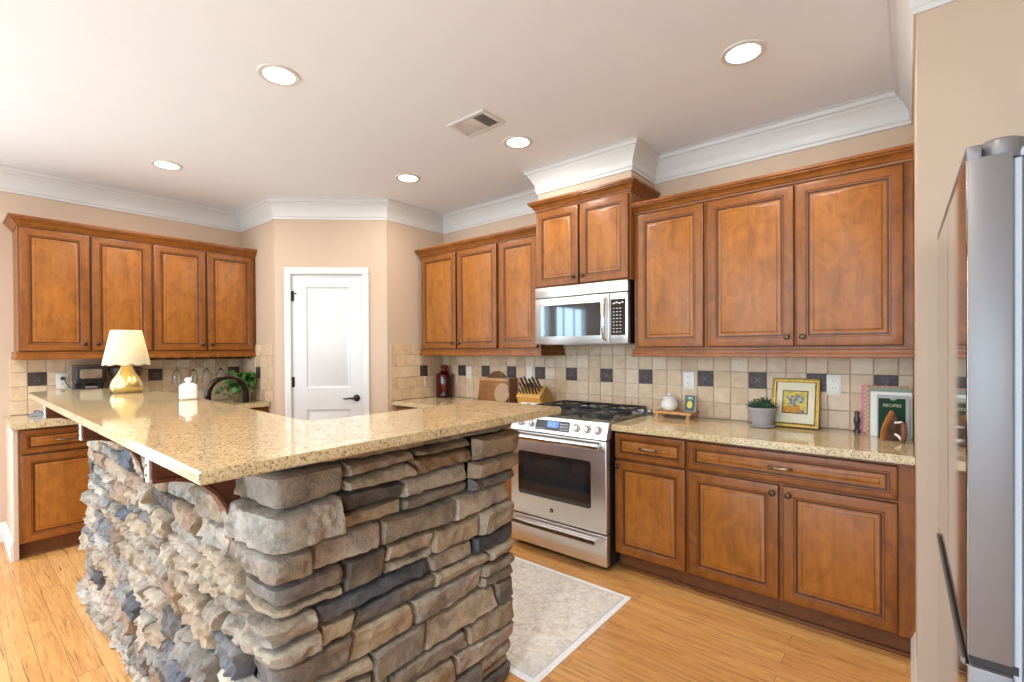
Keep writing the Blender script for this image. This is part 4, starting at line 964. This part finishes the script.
kb = thing('knife_block', 'wide honey wood knife block full of knives beside the range', 'knife block', (-2.365, 3.125, CT), R(4)); kb.scale = (1, 1.15, 1.05)
Tx = Matrix(((0, 0, 1, 0), (1, 0, 0, 0), (0, 1, 0, 0), (0, 0, 0, 1)))
MB().prism([(-.055, 0), (.105, 0), (.120, .035), (.035, .150), (.010, .158), (-.078, .088), (-.080, .078), (-.060, .035)], -.115, .115, 'block_wood', .003, T=Tx).build('block_body', kb)
mb = MB(); mb.box((-.085, -.0605, .003), (.085, -.0545, .034), 'ceramic', .002).build('label_plate', kb)
mb = MB(); mb.prism([(.020*math.cos(R(a)), .019+.009*math.sin(R(a))) for a in range(0, 360, 20)], .0605, .0612, 'p_blue', T=TXZ); mb.build('label_mark', kb)
sl = Vector((0, .088, .070)).normalized(); up_ = Vector((0, -.070, .088)).normalized()
for row, (tpos, nk, ln, hz) in enumerate(((.18, 6, .050, .006), (.50, 6, .085, .0075), (.80, 5, .105, .009))):
    for i in range(nk):
        x = -.095+.19*(i+.5)/nk; p = Vector((x, -.078+.088*tpos, .088+.070*tpos)); jit = rnd.uniform(.85, 1.1)
        q = p+up_*ln*jit; mb = MB(); mid = p+up_*ln*jit*.5
        mb.tube([p-up_*.004, p+up_*.006], hz*1.05, 'steel_bright', 8).tube([p+up_*.006, p+up_*.018, mid, mid.lerp(q, .6)+sl*.002, q], [hz*.8, hz, hz*.8, hz*1.0, hz*.85], 'dark_brown' if row else 'black', 8)
        for z_ in (.3, .55, .8):
            c = p.lerp(q, z_); mb.tube([c+Vector((-hz*1.02, 0, 0)), c+Vector((hz*1.02, 0, 0))], .0016, 'steel_bright', 6)
        mb.build('knife_handle', kb)

# ------------------------------------------------------------------ outlets and switches on the backsplash
def outlet(label, loc, rz=0, kind='outlet', w_=.072, h=.118):
    t = thing('power_outlet' if kind == 'outlet' else 'light_switch', label, 'outlet' if kind == 'outlet' else 'switch', loc, rz)
    MB().box((-w_/2, -.006, -h/2), (w_/2, 0, h/2), 'off_white', .003, 2).build('cover_plate', t)
    mb = MB()
    if kind == 'outlet':
        for z in (-.021, .021):
            mb.prism(arc(0, z, .017, 0, 360, 16)[:-1], .006, .0085, 'off_white', T=TXZ)
            for x in (-.0065, .0065): mb.box((x-.0012, -.0089, z-.001), (x+.0012, -.0084, z+.008), 'slot', 0)
            mb.lathe([(.0024, 0), (.001, .0004)], 'slot', 8, T=T_(0, -.0085, z-.008) @ RX_(90))
        mb.build('receptacle', t)
    else:
        mb.box((-.016, -.0085, -.033), (.016, -.006, .033), 'off_white', .001).box((-.013, -.0115, -.002), (.013, -.0085, .030), 'off_white', .002); mb.build('rocker', t)
    return t
YT = W-.0097
outlet('ivory outlet on backsplash between picture frame and recipe books', (-.323, YT, 1.167))
outlet('ivory outlet on backsplash above the lemon picture and riser', (-1.153, YT, 1.163))
outlet('ivory switch on backsplash above the knife block', (-2.537, YT, 1.180), kind='switch')
outlet('ivory switch on backsplash between amber bottle and cutting board', (-3.280, YT, 1.160), kind='switch')
o5 = outlet('ivory outlet on left wall with black plug beside the coffee maker', (XL+.0097, .610, 1.155), R(90))
# ------------------------------------------------------------------ left wall counter
cm = thing('coffee_maker', 'black coffee maker with silver front panel on the left wall counter', 'coffee maker', (-4.975, .752, CT), R(90))
mb = MB(); mb.box((-.092, -.095, 0), (.092, .095, .030), 'black', .008, 3).box((-.088, .01, .025), (.088, .095, .362), 'black', .008, 3).box((-.092, -.090, .225), (.092, .095, .362), 'black', .010, 3); mb.build('housing', cm)
MB().prism(rrect(-.068, .064, .262, .334, .012), .090, .094, 'steel_bright', .001, T=TXZ).build('front_panel', cm)
MB().prism(arc(0, .185, .062, 0, 180, 14)+[(-.062, .18), (-.045, .18)]+arc(0, .185, .045, 180, 0, 12)+[(.045, .18), (.062, .18)], .092, .086, 'black', .001, T=TXZ).box((-.036, -.088, .186), (.036, -.060, .203), 'steel', .003).build('filter_basket', cm)
MB().lathe([(.001, .031), (.060, .031), (.070, .05), (.072, .09), (.060, .135), (.048, .155), (.050, .165), (.001, .166)], 'black_glass', 28, T=T_(0, -.035, 0), cap=False).tube([(0, -.10, .06), (0, -.125, .075), (0, -.125, .13), (0, -.085, .155)], .007, 'black', 8).build('carafe', cm)
MB().box((-.094, -.092, .355), (.094, .097, .365), 'pewter', .004, 2).build('top_trim', cm)
mb = MB(); TQ = T_(-.142, .1153, .241); mb.box((-.012, -.034, .010), (.012, -.0088, .034), 'black', .004, 2, T=TQ)
mb.tube([(0, -.030, .022), (.006, -.055, .016), (.018, -.065, -.02), (.030, -.060, -.05), (.045, -.052, -.055), (.056, -.048, -.055)], .0035, 'black', 8, T=TQ); mb.build('power_cord', cm)
vs_ = MB().lathe([(.001, 0), (.050, 0), (.055, .006), (.048, .03), (.050, .08), (.070, .19), (.100, .285), (.112, .338), (.108, .344), (.096, .29), (.062, .18), (.001, .10)], 'dark_brown', 36, cap=False).build('vase', loc=(-4.93, .972, CT))
tag(vs_, 'dark brown flared vase on the left wall counter behind the lamp', 'vase')
gd = thing('tape_dispenser', 'small dark grey wedge shaped dispenser at near end of left wall counter', 'dispenser', (-4.90, .452, CT), R(70))
MB().prism([(-.045, 0), (.045, 0), (.048, .012), (.020, .034), (.004, .045), (-.012, .034), (-.040, .016)], -.016, .016, 'fridge_grey', .004, T=Matrix(((1, 0, 0, 0), (0, 0, -1, 0), (0, 1, 0, 0), (0, 0, 0, 1))), seg=2).build('dispenser_body', gd)
MB().lathe([(.014, -.010), (.014, .010)], 'slot', 16, T=T_(-.006, 0, .030) @ RX_(90)).build('roll', gd)

# hanging stemware
sr = thing('stemware_rack', 'wooden stemware rack fixed under the left wall cabinets', 'rack', (XU, 1.52, 1.33), R(90))
for k in range(7):
    MB().box((-.36+k*.115, .035, -.012), (-.33+k*.115, XU-XL-.03, .0545), 'toe', .002).box((-.375+k*.115, .035, -.020), (-.315+k*.115, XU-XL-.03, -.012), 'toe', .002).build('slat', sr)
GP = [(.001, -.002), (.034, -.002), (.034, -.0045), (.006, -.010), (.0038, -.02), (.0038, -.085), (.008, -.098), (.026, -.118), (.037, -.145), (.039, -.175), (.033, -.222), (.0318, -.222), (.0377, -.175), (.0357, -.145), (.025, -.120), (.007, -.101), (.001, -.099)]
def wglass(y, x, label):
    t = MB().lathe(GP, 'clear', 26, cap=False).build('wine_glass', loc=(x, y, 1.3225)); tag(t, label, 'wine glass', 'wine glasses hanging under the left cabinets'); return t
gl = [wglass(1.3175, -4.90, 'leftmost hanging wine glass, beneath left wall cabinets near the canister')]
for y, x, l in ((1.4325, -4.87, 'second hanging wine glass from the left, above the white canister'), (1.5475, -4.90, 'third hanging wine glass from the left, under the left cabinets'), (1.6625, -4.90, 'rightmost hanging wine glass, closest to the leafy plant')):
    c = gl[0].copy(); COL.objects.link(c); c.location = (x, y, 1.3225); c['label'] = l

# trailing plant
pl = thing('pothos_plant', 'leafy green pothos plant in a woven pot by the pantry wall', 'potted plant', (-4.78, 1.790, CT)); pl.scale = (1.1, 1, 1.22)
MB().lathe([(.001, 0), (.055, 0), (.062, .01), (.070, .06), (.066, .09), (.060, .09), (.001, .082)], 'basket', 28, cap=False).build('pot', pl)
rnd = random.Random(9); leaves = MB(); stems = MB()
def leaf(mb, p, d, n_, s):
    d = d.normalized(); x = d.cross(n_).normalized(); n_ = x.cross(d)
    tb = bmesh.new(); out = [(0, 0), (-.42, -.08), (-.50, .22), (-.36, .58), (0, 1.0), (.36, .58), (.50, .22), (.42, -.08)]
    c0 = tb.verts.new(p+d*s*.0); mids = [tb.verts.new(p+d*s*t-n_*s*b) for t, b in ((.25, .02), (.6, .06), (1.0, .2))]
    L_ = [tb.verts.new(p+x*(u*s)+d*(v*s)+n_*s*(.10*abs(u)*2-.10*v*v)) for u, v in out[1:4]]; Rr = [tb.verts.new(p+x*(-u*s)+d*(v*s)+n_*s*(.10*abs(u)*2-.10*v*v)) for u, v in out[1:4]]
    for S_ in (L_, Rr):
        for q in ([c0, S_[0], S_[1], mids[0]], [mids[0], S_[1], S_[2], mids[1]], [mids[1], S_[2], mids[2]]): tb.faces.new(q)
    mb.merge(tb, 'leaf')
for k in range(62):
    a = rnd.uniform(0, 2*math.pi); hgt = rnd.uniform(.10, .22); rad = rnd.uniform(.03, .12)
    if math.sin(a)*rad > .10: rad *= .7
    p0 = Vector((.02*math.cos(a), .02*math.sin(a), .08)); p2 = Vector((rad*math.cos(a), rad*math.sin(a), hgt)); p1 = (p0+p2)/2+Vector((0, 0, .05))
    stems.tube([p0, p1, p2], .0018, 'stem', 5)
    for q in range(2):
        pp = p2.lerp(p1, q*.5); d = Vector((math.cos(a+rnd.uniform(-.8, .8)), math.sin(a+rnd.uniform(-.8, .8)), rnd.uniform(-.7, .3)))
        leaf(leaves, pp, d, Vector((rnd.uniform(-.3, .6), rnd.uniform(-.6, .2), 1)), rnd.uniform(.045, .072))
for k in range(16):   # trailing low leaves towards the room
    a = rnd.uniform(-1.9, .25); rad = rnd.uniform(.08, .17); z = rnd.uniform(.05, .12)
    p2 = Vector((rad*math.cos(a), min(.12, rad*math.sin(a)), z)); stems.tube([Vector((.03*math.cos(a), .03*math.sin(a), .088)), p2*.6+Vector((0, 0, .07)), p2], .0018, 'stem', 5)
    leaf(leaves, p2, Vector((math.cos(a), math.sin(a)*.6, rnd.uniform(-.12, .15))), Vector((.3, -.3, 1)), rnd.uniform(.045, .065))
leaves.build('foliage', pl, ang=60); stems.build('stems', pl)
